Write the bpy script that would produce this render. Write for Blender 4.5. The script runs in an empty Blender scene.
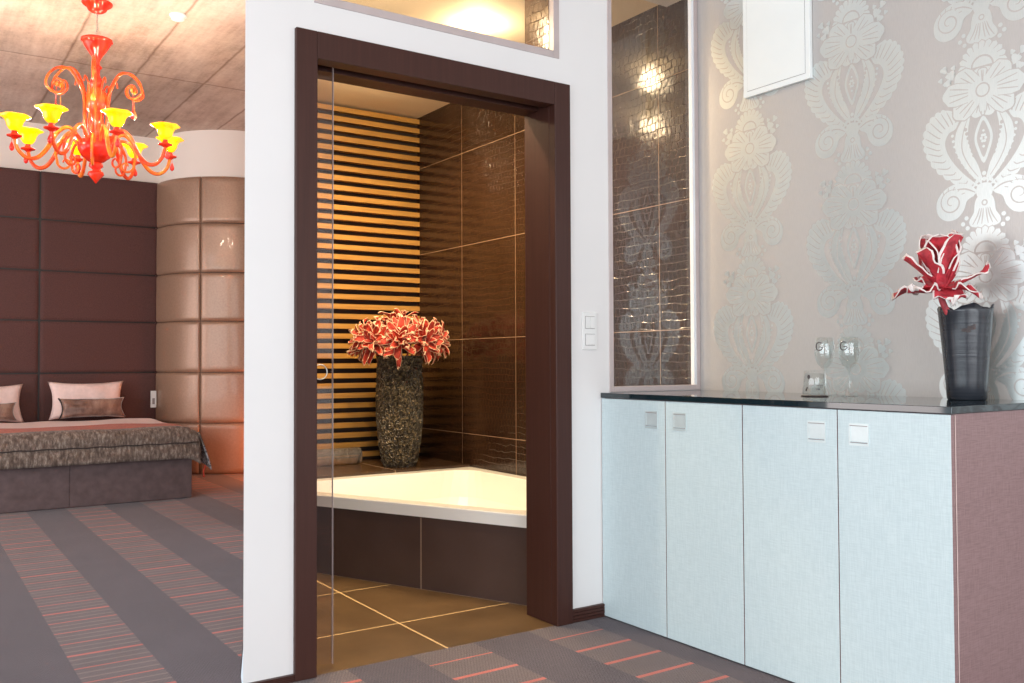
import bpy, bmesh, math, random
from mathutils import Vector, Matrix, noise
from math import sin, cos, pi, radians as R
random.seed(11)
C = bpy.context.scene.collection
S = bpy.context.scene

# ------------------------------------------------------------------ camera
cam = bpy.data.cameras.new('camera'); camo = bpy.data.objects.new('camera', cam); C.objects.link(camo)
YAW, PIT, ROL = R(34.2271), R(1.4463), R(-0.2311)
fw = Vector((sin(YAW)*cos(PIT), cos(YAW)*cos(PIT), sin(PIT)))
rt = Vector((cos(YAW), -sin(YAW), 0)); up = rt.cross(fw)
rt2 = rt*cos(ROL) + up*sin(ROL); up2 = -rt*sin(ROL) + up*cos(ROL)
camo.matrix_world = Matrix(((rt2.x, up2.x, -fw.x, 0), (rt2.y, up2.y, -fw.y, 0), (rt2.z, up2.z, -fw.z, 1.1), (0, 0, 0, 1)))
cam.sensor_width = 36; cam.lens = 905.729*36/1024; cam.shift_y = -2.45/1024; cam.clip_start = 0.05
S.camera = camo

# ------------------------------------------------------------------ light
w = bpy.data.worlds.new('world'); S.world = w; w.use_nodes = True
bg = w.node_tree.nodes['Background']; bg.inputs[0].default_value = (0.80, 0.90, 1.0, 1); bg.inputs[1].default_value = 1.0
S.view_settings.view_transform = 'Standard'; S.view_settings.look = 'None'
S.view_settings.exposure = 0.0; S.view_settings.gamma = 1.0; S.view_settings.use_curve_mapping = False

def area(name, loc, target, sx, sy, power, col):
    l = bpy.data.lights.new(name, 'AREA'); l.shape = 'RECTANGLE'; l.size = sx; l.size_y = sy; l.energy = power; l.color = col
    o = bpy.data.objects.new(name, l); C.objects.link(o); o.location = loc
    o.rotation_euler = (Vector(target)-Vector(loc)).to_track_quat('-Z', 'Y').to_euler(); return o
def spot(name, loc, target, power, col, ang=100, blend=0.6, rad=0.04):
    l = bpy.data.lights.new(name, 'SPOT'); l.energy = power; l.color = col; l.spot_size = R(ang); l.spot_blend = blend; l.shadow_soft_size = rad
    o = bpy.data.objects.new(name, l); C.objects.link(o); o.location = loc
    o.rotation_euler = (Vector(target)-Vector(loc)).to_track_quat('-Z', 'Y').to_euler(); return o
def point(name, loc, power, col, rad=0.03):
    l = bpy.data.lights.new(name, 'POINT'); l.energy = power; l.color = col; l.shadow_soft_size = rad
    o = bpy.data.objects.new(name, l); C.objects.link(o); o.location = loc; return o
# daylight through assumed, unseen tall windows behind and to the left of the viewer
area('daylight_back', (-0.4, -3.4, 1.75), (-0.4, 0, 1.55), 5.4, 2.7, 225, (0.93, 0.965, 1.0))
area('daylight_left', (-3.9, 1.2, 1.7), (0, 1.2, 1.5), 6.4, 2.7, 245, (0.86, 0.95, 1.0))
area('daylight_bedroom', (-3.9, 7.2, 1.7), (0, 7.2, 1.5), 3.8, 2.5, 140, (1.0, 0.86, 0.82))  # assumed, unseen; tinted pinkish to warm the bedroom
# unseen amber light assumed behind the bathroom block, added for the padded column's glow
point('assumed_amber_light', (3.05, 8.30, 0.28), 26, (1.0, 0.27, 0.08), 0.08)

# ------------------------------------------------------------------ materials
def nodes(name):
    m = bpy.data.materials.new(name); m.use_nodes = True; nt = m.node_tree
    return m, nt, nt.nodes['Principled BSDF']
def setp(b, **k):
    for n, v in k.items():
        b.inputs[n.replace('_', ' ')].default_value = v
def c4(c): return (c[0], c[1], c[2], 1)
def N(nt, t, **k):
    n = nt.nodes.new(t)
    for a, v in k.items(): setattr(n, a, v)
    return n
def math_(nt, op, a, b=None, c=None):
    n = N(nt, 'ShaderNodeMath', operation=op)
    for i, x in enumerate((a, b, c)):
        if x is None: continue
        if isinstance(x, (int, float)): n.inputs[i].default_value = x
        else: nt.links.new(x, n.inputs[i])
    return n.outputs[0]
def mix(nt, f, a, b):
    n = N(nt, 'ShaderNodeMix', data_type='RGBA')
    for s, x in ((n.inputs[0], f), (n.inputs[6], a), (n.inputs[7], b)):
        if isinstance(x, (int, float)): s.default_value = x
        elif isinstance(x, tuple): s.default_value = c4(x)
        else: nt.links.new(x, s)
    return n.outputs[2]
def coord(nt, scale=(1, 1, 1), loc=(0, 0, 0), rot=(0, 0, 0)):
    g = N(nt, 'ShaderNodeNewGeometry'); mp = N(nt, 'ShaderNodeMapping')
    mp.inputs['Scale'].default_value = scale; mp.inputs['Location'].default_value = loc; mp.inputs['Rotation'].default_value = rot
    nt.links.new(g.outputs['Position'], mp.inputs[0]); return mp.outputs[0]
def ocoord(nt, scale=(1, 1, 1)):
    g = N(nt, 'ShaderNodeTexCoord'); mp = N(nt, 'ShaderNodeMapping'); mp.inputs['Scale'].default_value = scale
    nt.links.new(g.outputs['Object'], mp.inputs[0]); return mp.outputs[0]
def noise_(nt, vec, sc, det=4, rough=0.5):
    n = N(nt, 'ShaderNodeTexNoise'); n.inputs['Scale'].default_value = sc; n.inputs['Detail'].default_value = det
    n.inputs['Roughness'].default_value = rough; nt.links.new(vec, n.inputs['Vector']); return n.outputs['Fac']
def ramp(nt, f, stops):
    n = N(nt, 'ShaderNodeValToRGB'); cr = n.color_ramp
    while len(cr.elements) < len(stops): cr.elements.new(0.5)
    for e, (p, c) in zip(cr.elements, stops): e.position = p; e.color = c4(c)
    nt.links.new(f, n.inputs[0]); return n.outputs[0]
def bump(nt, b, h, strength=0.3, dist=0.01):
    n = N(nt, 'ShaderNodeBump'); n.inputs['Strength'].default_value = strength; n.inputs['Distance'].default_value = dist
    nt.links.new(h, n.inputs['Height']); nt.links.new(n.outputs[0], b.inputs['Normal']); return n

def simple(name, col, rough=0.5, metal=0.0, nscale=0, namt=0.1, bstr=0, bscale=60, aniso=(1, 1, 1), **k):
    m, nt, b = nodes(name); setp(b, Base_Color=c4(col), Roughness=rough, Metallic=metal, **k)
    if nscale:
        f = noise_(nt, ocoord(nt, aniso), nscale)
        d = tuple(max(0, x*(1-namt*2)) for x in col); l = tuple(min(1, x*(1+namt*2)) for x in col)
        nt.links.new(ramp(nt, f, [(0.3, d), (0.7, l)]), b.inputs['Base Color'])
    if bstr:
        bump(nt, b, noise_(nt, ocoord(nt, aniso), bscale), bstr, 0.004)
    return m
M = {}
M['white_wall'] = simple('white_wall', (0.80, 0.785, 0.78), 0.6, nscale=1.5, namt=0.01, bstr=0.05, bscale=200)
M['white_wall2'] = simple('ivory_wall', (0.82, 0.74, 0.68), 0.6, nscale=1.5, namt=0.01)
M['casing'] = simple('dark_brown_lacquer', (0.054, 0.020, 0.015), 0.42, nscale=3, namt=0.05, aniso=(30, 30, 1), Specular_IOR_Level=0.28)
M['slot'] = simple('black_rubber', (0.008, 0.007, 0.007), 0.5, nscale=20, namt=0.1)
M['alu'] = simple('frame_grey', (0.52, 0.44, 0.43), 0.35, nscale=10, namt=0.03)
M['white_frame'] = simple('white_bead', (0.80, 0.82, 0.85), 0.35, nscale=10, namt=0.02)
M['plaster_cream'] = simple('cream_plaster', (0.84, 0.72, 0.54), 0.7, nscale=2, namt=0.02)
M['white_plastic'] = simple('white_plastic', (0.82, 0.82, 0.81), 0.3, nscale=5, namt=0.01)
M['white_panel'] = simple('white_painted_metal', (0.84, 0.87, 0.86), 0.4, nscale=5, namt=0.01)
M['grey_line'] = simple('panel_gap_grey', (0.30, 0.27, 0.27), 0.5, nscale=5, namt=0.02)
M['steel'] = simple('brushed_steel', (0.62, 0.66, 0.67), 0.28, 0.85, nscale=40, namt=0.05, aniso=(1, 1, 30))
M['handle_pale'] = simple('pale_satin_handle', (0.66, 0.74, 0.75), 0.3, 0.3, nscale=30, namt=0.02)
M['acrylic_tub'] = simple('white_acrylic', (0.90, 0.88, 0.84), 0.12, nscale=2, namt=0.005)
M['black_glass'] = simple('black_glass', (0.008, 0.020, 0.026), 0.05, nscale=2, namt=0.05, Specular_IOR_Level=0.9)
M['mauve_fab'] = simple('mauve_upholstery', (0.085, 0.034, 0.030), 0.8, nscale=120, namt=0.12, bstr=0.25, bscale=400)
M['slat_back'] = simple('slat_gap_dark', (0.02, 0.010, 0.006), 0.8, nscale=10, namt=0.1)
M['drop_red'] = simple('red_glass_drop', (0.75, 0.02, 0.01), 0.08, nscale=20, namt=0.05, Coat_Weight=0.5)
M['wire'] = simple('steel_wire', (0.4, 0.38, 0.36), 0.3, 1.0, nscale=20, namt=0.1)
M['print'] = simple('dark_print', (0.05, 0.035, 0.035), 0.5, nscale=20, namt=0.1)
M['pink_linen'] = simple('pale_pink_cotton', (0.80, 0.62, 0.58), 0.85, nscale=30, namt=0.03, bstr=0.15, bscale=25)
M['piping'] = simple('dark_piping', (0.03, 0.02, 0.02), 0.7, nscale=40, namt=0.1)
M['bed_base'] = simple('grey_brown_bed_fabric', (0.125, 0.085, 0.085), 0.85, nscale=14, namt=0.10, bstr=0.2, bscale=300)
M['stem'] = simple('red_stem', (0.42, 0.05, 0.06), 0.6, nscale=60, namt=0.2)

# beige metallic upholstery on the round column
m, nt, b = nodes('champagne_leather'); setp(b, Roughness=0.36, Metallic=0.25, Coat_Weight=0.15)
f = noise_(nt, ocoord(nt), 60); nt.links.new(ramp(nt, f, [(0.3, (0.30, 0.185, 0.125)), (0.7, (0.36, 0.225, 0.155))]), b.inputs['Base Color'])
bump(nt, b, noise_(nt, ocoord(nt), 250), 0.12, 0.002); M['champagne'] = m

# emissive bits
def emis(name, col, st):
    m, nt, b = nodes(name); setp(b, Base_Color=c4(col), Emission_Color=c4(col), Emission_Strength=st)
    f = noise_(nt, ocoord(nt), 8); nt.links.new(ramp(nt, f, [(0.2, tuple(x*0.95 for x in col)), (0.8, col)]), b.inputs['Emission Color']); return m
M['bulb'] = emis('lit_bulb', (1.0, 0.85, 0.35), 14)
M['spot_on'] = emis('lit_spot', (1.0, 0.88, 0.66), 30)

# coloured glass of the chandelier
def cglass(name, col, col2, em=0.0, tr=0.35):
    m, nt, b = nodes(name); setp(b, Roughness=0.08, Transmission_Weight=tr, IOR=1.3, Coat_Weight=0.4)
    f = noise_(nt, ocoord(nt), 14); o = ramp(nt, f, [(0.35, col), (0.65, col2)]); nt.links.new(o, b.inputs['Base Color'])
    if em: nt.links.new(o, b.inputs['Emission Color']); setp(b, Emission_Strength=em)
    return m
M['red_glass'] = cglass('red_glass', (0.80, 0.02, 0.008), (0.95, 0.05, 0.015), 0, 0.12)
M['orange_glass'] = cglass('orange_glass', (0.92, 0.060, 0.012), (1.0, 0.15, 0.022), 0, 0.30)
M['amber_glass'] = cglass('amber_glass', (1.0, 0.12, 0.018), (1.0, 0.34, 0.03), 0, 0.30)
M['shade_glass'] = cglass('lit_yellow_shade', (1.0, 0.42, 0.0), (1.0, 0.60, 0.005), 0.95, 0.0)

# clear architectural glass: fresnel mix of see-through and mirror
def clear_glass(name, tint, ior=1.5, rough=0.0, edge=None):
    m, nt, b = nodes(name); nt.nodes.remove(b); out = nt.nodes['Material Output']
    t = N(nt, 'ShaderNodeBsdfTransparent'); t.inputs[0].default_value = c4(tint)
    g = N(nt, 'ShaderNodeBsdfGlossy'); g.inputs['Roughness'].default_value = rough
    fr = N(nt, 'ShaderNodeFresnel'); fr.inputs[0].default_value = ior
    f = noise_(nt, ocoord(nt), 3); nt.links.new(ramp(nt, f, [(0.2, (0.97, 0.97, 0.97)), (0.8, (1, 1, 1))]), g.inputs[0])
    gg = N(nt, 'ShaderNodeNewGeometry'); ff = math_(nt, 'MULTIPLY', fr.outputs[0], math_(nt, 'SUBTRACT', 1.0, gg.outputs['Backfacing']))
    mx = N(nt, 'ShaderNodeMixShader'); nt.links.new(ff, mx.inputs[0]); nt.links.new(t.outputs[0], mx.inputs[1]); nt.links.new(g.outputs[0], mx.inputs[2])
    nt.links.new(mx.outputs[0], out.inputs[0]); return m
M['window_glass'] = clear_glass('window_glass', (0.95, 0.94, 0.93), 1.75)
M['door_glass'] = clear_glass('sliding_door_glass', (0.93, 0.90, 0.90), 1.5)
M['drink_glass'] = clear_glass('drinking_glass', (0.955, 0.97, 0.97), 1.65)
m, nt, b = nodes('glass_tube'); setp(b, Roughness=0.06, Transmission_Weight=0.9, IOR=1.5)
nt.links.new(ramp(nt, noise_(nt, ocoord(nt), 25), [(0.3, (0.75, 0.68, 0.60)), (0.7, (0.95, 0.92, 0.88))]), b.inputs['Base Color']); bump(nt, b, noise_(nt, ocoord(nt), 18), 0.5, 0.01); M['tube_glass'] = m

# carpet: charcoal bands and lighter bands crossed by salmon lines
m, nt, b = nodes('striped_carpet'); setp(b, Roughness=0.95, Specular_IOR_Level=0.1, Sheen_Weight=0.2)
g = N(nt, 'ShaderNodeNewGeometry'); sp = N(nt, 'ShaderNodeSeparateXYZ'); nt.links.new(g.outputs['Position'], sp.inputs[0])
X, Y = sp.outputs[0], sp.outputs[1]
xs = math_(nt, 'DIVIDE', math_(nt, 'ADD', X, 10*0.5345-0.543), 0.5345)
band = math_(nt, 'LESS_THAN', math_(nt, 'FRACT', xs), 0.505)
sid = math_(nt, 'FLOOR', xs)
wn0 = N(nt, 'ShaderNodeTexWhiteNoise', noise_dimensions='1D'); nt.links.new(sid, wn0.inputs['W'])
ys = math_(nt, 'DIVIDE', math_(nt, 'ADD', math_(nt, 'SUBTRACT', Y, 2.858-10*0.1695), math_(nt, 'MULTIPLY', sid, 0.01)), 0.1695)
yid = math_(nt, 'ROUND', ys)
wn = N(nt, 'ShaderNodeTexWhiteNoise', noise_dimensions='2D'); cb = N(nt, 'ShaderNodeCombineXYZ'); nt.links.new(yid, cb.inputs[0]); nt.links.new(sid, cb.inputs[1]); nt.links.new(cb.outputs[0], wn.inputs['Vector'])
wid = math_(nt, 'ADD', 0.030, math_(nt, 'MULTIPLY', math_(nt, 'GREATER_THAN', wn.outputs['Value'], 0.55), 0.028))
dist = math_(nt, 'ABSOLUTE', math_(nt, 'SUBTRACT', ys, yid))
line = math_(nt, 'MULTIPLY', band, math_(nt, 'LESS_THAN', dist, wid))
# thin pale lines between, only away from the entrance tiles
ys2 = math_(nt, 'MULTIPLY', ys, 3.0); d2 = math_(nt, 'ABSOLUTE', math_(nt, 'SUBTRACT', ys2, math_(nt, 'ROUND', ys2)))
thin = math_(nt, 'MULTIPLY', math_(nt, 'MULTIPLY', band, math_(nt, 'LESS_THAN', d2, 0.09)), math_(nt, 'GREATER_THAN', Y, 3.3))
P = coord(nt, (1, 1, 1)); nz = noise_(nt, P, 170, 5, 0.85); nz2 = noise_(nt, P, 3.5, 3, 0.6)
wv = math_(nt, 'MULTIPLY', math_(nt, 'SINE', math_(nt, 'MULTIPLY', X, 2*pi/0.0125)), math_(nt, 'SINE', math_(nt, 'MULTIPLY', Y, 2*pi/0.022)))
wv01 = math_(nt, 'MULTIPLY_ADD', wv, 0.5, 0.5)
knit = math_(nt, 'ADD', math_(nt, 'MULTIPLY', wv01, 0.3), math_(nt, 'MULTIPLY_ADD', nz, 1.5, -0.40))
dark = ramp(nt, knit, [(0.25, (0.045, 0.033, 0.042)), (0.75, (0.120, 0.092, 0.110))])
light = ramp(nt, knit, [(0.25, (0.070, 0.050, 0.054)), (0.75, (0.190, 0.145, 0.145))])
col = mix(nt, band, dark, light)
col = mix(nt, math_(nt, 'MULTIPLY', thin, 0.35), col, (0.40, 0.28, 0.25))
col = mix(nt, line, col, (0.50, 0.130, 0.105))
hs = N(nt, 'ShaderNodeHueSaturation'); nt.links.new(col, hs.inputs['Color']); nt.links.new(math_(nt, 'MULTIPLY_ADD', nz2, 0.5, 0.75), hs.inputs['Value'])
nt.links.new(hs.outputs[0], b.inputs['Base Color']); bump(nt, b, knit, 0.5, 0.006); M['carpet'] = m

# board-marked concrete ceiling
m, nt, b = nodes('board_concrete'); setp(b, Roughness=0.85)
P = coord(nt); n1 = noise_(nt, P, 1.3, 6, 0.65); n2 = noise_(nt, coord(nt, (1, 0.12, 1)), 9, 5, 0.7); n3 = noise_(nt, P, 40, 3, 0.6)
v = math_(nt, 'ADD', math_(nt, 'MULTIPLY', n1, 0.45), math_(nt, 'ADD', math_(nt, 'MULTIPLY', n2, 0.4), math_(nt, 'MULTIPLY', n3, 0.15)))
col = ramp(nt, v, [(0.36, (0.34, 0.26, 0.21)), (0.48, (0.56, 0.45, 0.38)), (0.60, (0.72, 0.62, 0.54))])
g = N(nt, 'ShaderNodeNewGeometry'); sp = N(nt, 'ShaderNodeSeparateXYZ'); nt.links.new(g.outputs['Position'], sp.inputs[0])
wob = math_(nt, 'MULTIPLY_ADD', noise_(nt, P, 6, 4), 0.02, -0.01)
jx = math_(nt, 'DIVIDE', math_(nt, 'ADD', math_(nt, 'ADD', sp.outputs[0], wob), 20*.53-1.58), .53)
jy = math_(nt, 'DIVIDE', math_(nt, 'ADD', math_(nt, 'ADD', sp.outputs[1], wob), 20*2.5-7.68), 2.5)
ix, iy = math_(nt, 'ROUND', jx), math_(nt, 'ROUND', jy)
dx_ = math_(nt, 'MULTIPLY', math_(nt, 'ABSOLUTE', math_(nt, 'SUBTRACT', jx, ix)), .53); dy_ = math_(nt, 'MULTIPLY', math_(nt, 'ABSOLUTE', math_(nt, 'SUBTRACT', jy, iy)), 2.5)
wn = N(nt, 'ShaderNodeTexWhiteNoise', noise_dimensions='2D'); cb = N(nt, 'ShaderNodeCombineXYZ'); nt.links.new(math_(nt, 'FLOOR', jx), cb.inputs[0]); nt.links.new(math_(nt, 'FLOOR', jy), cb.inputs[1]); nt.links.new(cb.outputs[0], wn.inputs['Vector'])
jn = ramp(nt, math_(nt, 'MINIMUM', dx_, dy_), [(0.0, (0.50, 0.42, 0.37)), (0.016, (1, 1, 1))])
mm = N(nt, 'ShaderNodeMix', data_type='RGBA', blend_type='MULTIPLY'); mm.inputs[0].default_value = 1
nt.links.new(col, mm.inputs[6]); nt.links.new(jn, mm.inputs[7])
hs = N(nt, 'ShaderNodeHueSaturation'); nt.links.new(mm.outputs[2], hs.inputs['Color']); nt.links.new(math_(nt, 'MULTIPLY_ADD', wn.outputs['Value'], 0.3, 0.85), hs.inputs['Value']); nt.links.new(hs.outputs[0], b.inputs['Base Color'])
bump(nt, b, v, 0.4, 0.01); M['concrete'] = m

# large glazed tile with crocodile relief; grout on a 0.628 x 0.636 m grid
def tile(name, axis, ph, pz, croc=True, colA=(0.022, 0.009, 0.005), colB=(0.038, 0.018, 0.010), grout=(0.26, 0.17, 0.10), rough=0.13, per=0.636, perz=0.628, gw=0.0019):
    m, nt, b = nodes(name); setp(b, Roughness=rough, Specular_IOR_Level=0.5)
    g = N(nt, 'ShaderNodeNewGeometry'); sp = N(nt, 'ShaderNodeSeparateXYZ'); nt.links.new(g.outputs['Position'], sp.inputs[0])
    a = sp.outputs[axis[0]]; z = sp.outputs[axis[1]]
    def grid(x, p0, p):
        q = math_(nt, 'DIVIDE', math_(nt, 'SUBTRACT', x, p0-20*p), p)
        return math_(nt, 'MULTIPLY', math_(nt, 'ABSOLUTE', math_(nt, 'SUBTRACT', q, math_(nt, 'ROUND', q))), p)
    gr = math_(nt, 'LESS_THAN', math_(nt, 'MINIMUM', grid(a, ph, per), grid(z, pz, perz)), gw)
    base = ramp(nt, noise_(nt, coord(nt), 3.5, 5, 0.6), [(0.3, colA), (0.7, colB)])
    nt.links.new(mix(nt, gr, base, grout), b.inputs['Base Color'])
    nt.links.new(math_(nt, 'MULTIPLY_ADD', gr, 0.6, rough), b.inputs['Roughness'])
    if croc:
        cb = N(nt, 'ShaderNodeCombineXYZ'); nt.links.new(a, cb.inputs[0]); nt.links.new(z, cb.inputs[1])
        nv = N(nt, 'ShaderNodeTexNoise'); nv.inputs['Scale'].default_value = 9; nt.links.new(cb.outputs[0], nv.inputs['Vector'])
        va = N(nt, 'ShaderNodeVectorMath', operation='MULTIPLY_ADD'); nt.links.new(nv.outputs['Color'], va.inputs[0]); va.inputs[1].default_value = (0.06, 0.04, 0); nt.links.new(cb.outputs[0], va.inputs[2])
        bk = N(nt, 'ShaderNodeTexBrick'); bk.inputs['Scale'].default_value = 1; bk.inputs['Brick Width'].default_value = 0.034; bk.inputs['Row Height'].default_value = 0.040
        bk.inputs['Mortar Size'].default_value = 0.0024; bk.inputs['Mortar Smooth'].default_value = 1.0; bk.offset = 0.4
        nt.links.new(va.outputs[0], bk.inputs['Vector'])
        h = math_(nt, 'SUBTRACT', math_(nt, 'MULTIPLY', noise_(nt, coord(nt), 16, 2), 0.55), bk.outputs['Fac'])
        bump(nt, b, h, 0.48, 0.004)
    return m
M['croc_tile'] = tile('crocodile_tile', (1, 2), 3.3151, 0.6252)
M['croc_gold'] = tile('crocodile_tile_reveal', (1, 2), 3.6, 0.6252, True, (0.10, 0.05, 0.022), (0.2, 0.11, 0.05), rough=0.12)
M['tub_tile'] = tile('bath_front_tile', (0, 2), 2.119, 9.0, False, (0.075, 0.044, 0.036), (0.092, 0.056, 0.047), (0.42, 0.29, 0.20), 0.35, 3.0, 9.0, 0.0010)
M['ledge_tile'] = tile('ledge_tile', (0, 1), 2.60, 9.0, False, (0.060, 0.032, 0.018), (0.085, 0.048, 0.028), (0.36, 0.24, 0.15), 0.25, 0.636, 9.0, 0.003)
M['floor_tile'] = tile('bathroom_floor_tile', (0, 1), 1.768, 4.075, False, (0.095, 0.056, 0.026), (0.165, 0.100, 0.048), (0.62, 0.43, 0.22), 0.30, 0.62, 0.62, 0.0045)

# wallpaper
def papr(name, a, c, rough, metal):
    m, nt, b = nodes(name); setp(b, Roughness=rough, Metallic=metal)
    f = noise_(nt, coord(nt, (1, 60, 6)), 6, 3, 0.6)
    nt.links.new(ramp(nt, f, [(0.3, a), (0.7, c)]), b.inputs['Base Color']); return m
M['paper'] = papr('mauve_silk_wallpaper', (0.49, 0.463, 0.445), (0.54, 0.512, 0.492), 0.40, 0.20)
M['pearl'] = papr('pearl_damask', (0.64, 0.68, 0.67), (0.70, 0.735, 0.725), 0.34, 0.65)

# linen laminate on the cabinets
def linen(name, a, c):
    m, nt, b = nodes(name); setp(b, Roughness=0.5)
    f1 = noise_(nt, coord(nt, (300, 300, 22)), 1, 2); f2 = noise_(nt, coord(nt, (22, 22, 330)), 1, 2)
    f = math_(nt, 'MULTIPLY_ADD', f1, 0.5, math_(nt, 'MULTIPLY', f2, 0.5))
    nt.links.new(ramp(nt, f, [(0.38, a), (0.62, c)]), b.inputs['Base Color']); bump(nt, b, f, 0.15, 0.001); return m
M['linen_pale'] = linen('pale_linen_laminate', (0.52, 0.625, 0.65), (0.60, 0.705, 0.73))
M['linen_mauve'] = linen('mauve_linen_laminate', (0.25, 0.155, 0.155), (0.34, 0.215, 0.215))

# timber slats
m, nt, b = nodes('oak_slats'); setp(b, Roughness=0.45)
f = noise_(nt, coord(nt, (1.5, 14, 28)), 2, 6, 0.6)
nt.links.new(ramp(nt, f, [(0.3, (0.36, 0.175, 0.036)), (0.7, (0.52, 0.27, 0.062))]), b.inputs['Base Color']); M['oak'] = m

# velvet throw
def velvet(name, a, bcol, c, sc=16):
    m, nt, b = nodes(name); setp(b, Roughness=0.45, Sheen_Weight=0.8, Sheen_Roughness=0.35)
    f = noise_(nt, ocoord(nt, (1, 1, 0.6)), sc, 5, 0.65)
    nt.links.new(ramp(nt, f, [(0.35, a), (0.52, bcol), (0.66, c)]), b.inputs['Base Color']); bump(nt, b, f, 0.6, 0.01); return m
M['velvet'] = velvet('taupe_velvet', (0.065, 0.045, 0.035), (0.17, 0.125, 0.10), (0.34, 0.28, 0.235))
M['velvet_cushion'] = velvet('brown_velvet', (0.10, 0.05, 0.038), (0.21, 0.115, 0.085), (0.32, 0.20, 0.15), 9)
# spread: velvet towards the foot, then a rust band, then pale cotton (woven-in bands along the bed)
m, nt, b = nodes('banded_bedspread'); setp(b, Roughness=0.75, Specular_IOR_Level=0.2, Sheen_Weight=0.12)
g = N(nt, 'ShaderNodeNewGeometry'); sp = N(nt, 'ShaderNodeSeparateXYZ'); nt.links.new(g.outputs['Position'], sp.inputs[0])
f = noise_(nt, ocoord(nt, (2.2, 1, 0.8)), 22, 6, 0.7)
vel = ramp(nt, f, [(0.36, (0.085, 0.060, 0.048)), (0.52, (0.18, 0.135, 0.11)), (0.64, (0.34, 0.285, 0.24))])
rust = ramp(nt, f, [(0.3, (0.36, 0.060, 0.022)), (0.7, (0.58, 0.14, 0.06))])
yy = math_(nt, 'ADD', sp.outputs[1], math_(nt, 'MULTIPLY', noise_(nt, coord(nt), 2.2, 2), 0.16))
o1 = mix(nt, math_(nt, 'GREATER_THAN', yy, 7.86), vel, rust)
o2 = mix(nt, math_(nt, 'GREATER_THAN', yy, 8.36), o1, (0.78, 0.60, 0.56))
nt.links.new(o2, b.inputs['Base Color']); bump(nt, b, f, 0.5, 0.01); M['spread'] = m
m, nt, b = nodes('patterned_grey_lining'); setp(b, Roughness=0.8)
vv = N(nt, 'ShaderNodeTexVoronoi', feature='DISTANCE_TO_EDGE'); vv.inputs['Scale'].default_value = 32; nt.links.new(ocoord(nt), vv.inputs['Vector'])
nt.links.new(ramp(nt, vv.outputs['Distance'], [(0.06, (0.5, 0.48, 0.48)), (0.16, (0.08, 0.075, 0.08))]), b.inputs['Base Color']); M['lining'] = m

# rough chipped vase and dark turned vase
m, nt, b = nodes('chipped_shell_vase'); setp(b, Roughness=0.28, Specular_IOR_Level=0.8)
vv = N(nt, 'ShaderNodeTexVoronoi'); vv.inputs['Scale'].default_value = 75; nt.links.new(ocoord(nt), vv.inputs['Vector'])
nt.links.new(ramp(nt, vv.outputs['Color'], [(0.25, (0.016, 0.011, 0.007)), (0.6, (0.058, 0.042, 0.023)), (0.85, (0.20, 0.15, 0.085))]), b.inputs['Base Color'])
bump(nt, b, vv.outputs['Distance'], 1.0, 0.02); M['shell_vase'] = m
m, nt, b = nodes('dark_turned_vase'); setp(b, Roughness=0.24, Specular_IOR_Level=0.6)
f = noise_(nt, ocoord(nt, (2, 2, 60)), 2, 4, 0.6); nt.links.new(ramp(nt, f, [(0.3, (0.018, 0.022, 0.029)), (0.7, (0.034, 0.038, 0.048))]), b.inputs['Base Color'])
bump(nt, b, f, 0.25, 0.002); M['dark_vase'] = m
def petalmat(name, a, bb, sc=30):
    m, nt, b = nodes(name); setp(b, Roughness=0.65)
    f = noise_(nt, ocoord(nt), sc, 4, 0.6); nt.links.new(ramp(nt, f, [(0.32, a), (0.62, bb)]), b.inputs['Base Color']); return m
M['petal_crimson'] = petalmat('crimson_petal', (0.28, 0.014, 0.025), (0.62, 0.045, 0.065))
M['petal_rust'] = petalmat('rust_red_petal', (0.24, 0.010, 0.006), (0.60, 0.050, 0.022), 16)
M['petal_edge'] = petalmat('white_petal_edge', (0.78, 0.66, 0.62), (0.88, 0.80, 0.77))
M['petal_edge2'] = petalmat('cream_petal_edge', (0.72, 0.38, 0.22), (0.84, 0.58, 0.40))

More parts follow.
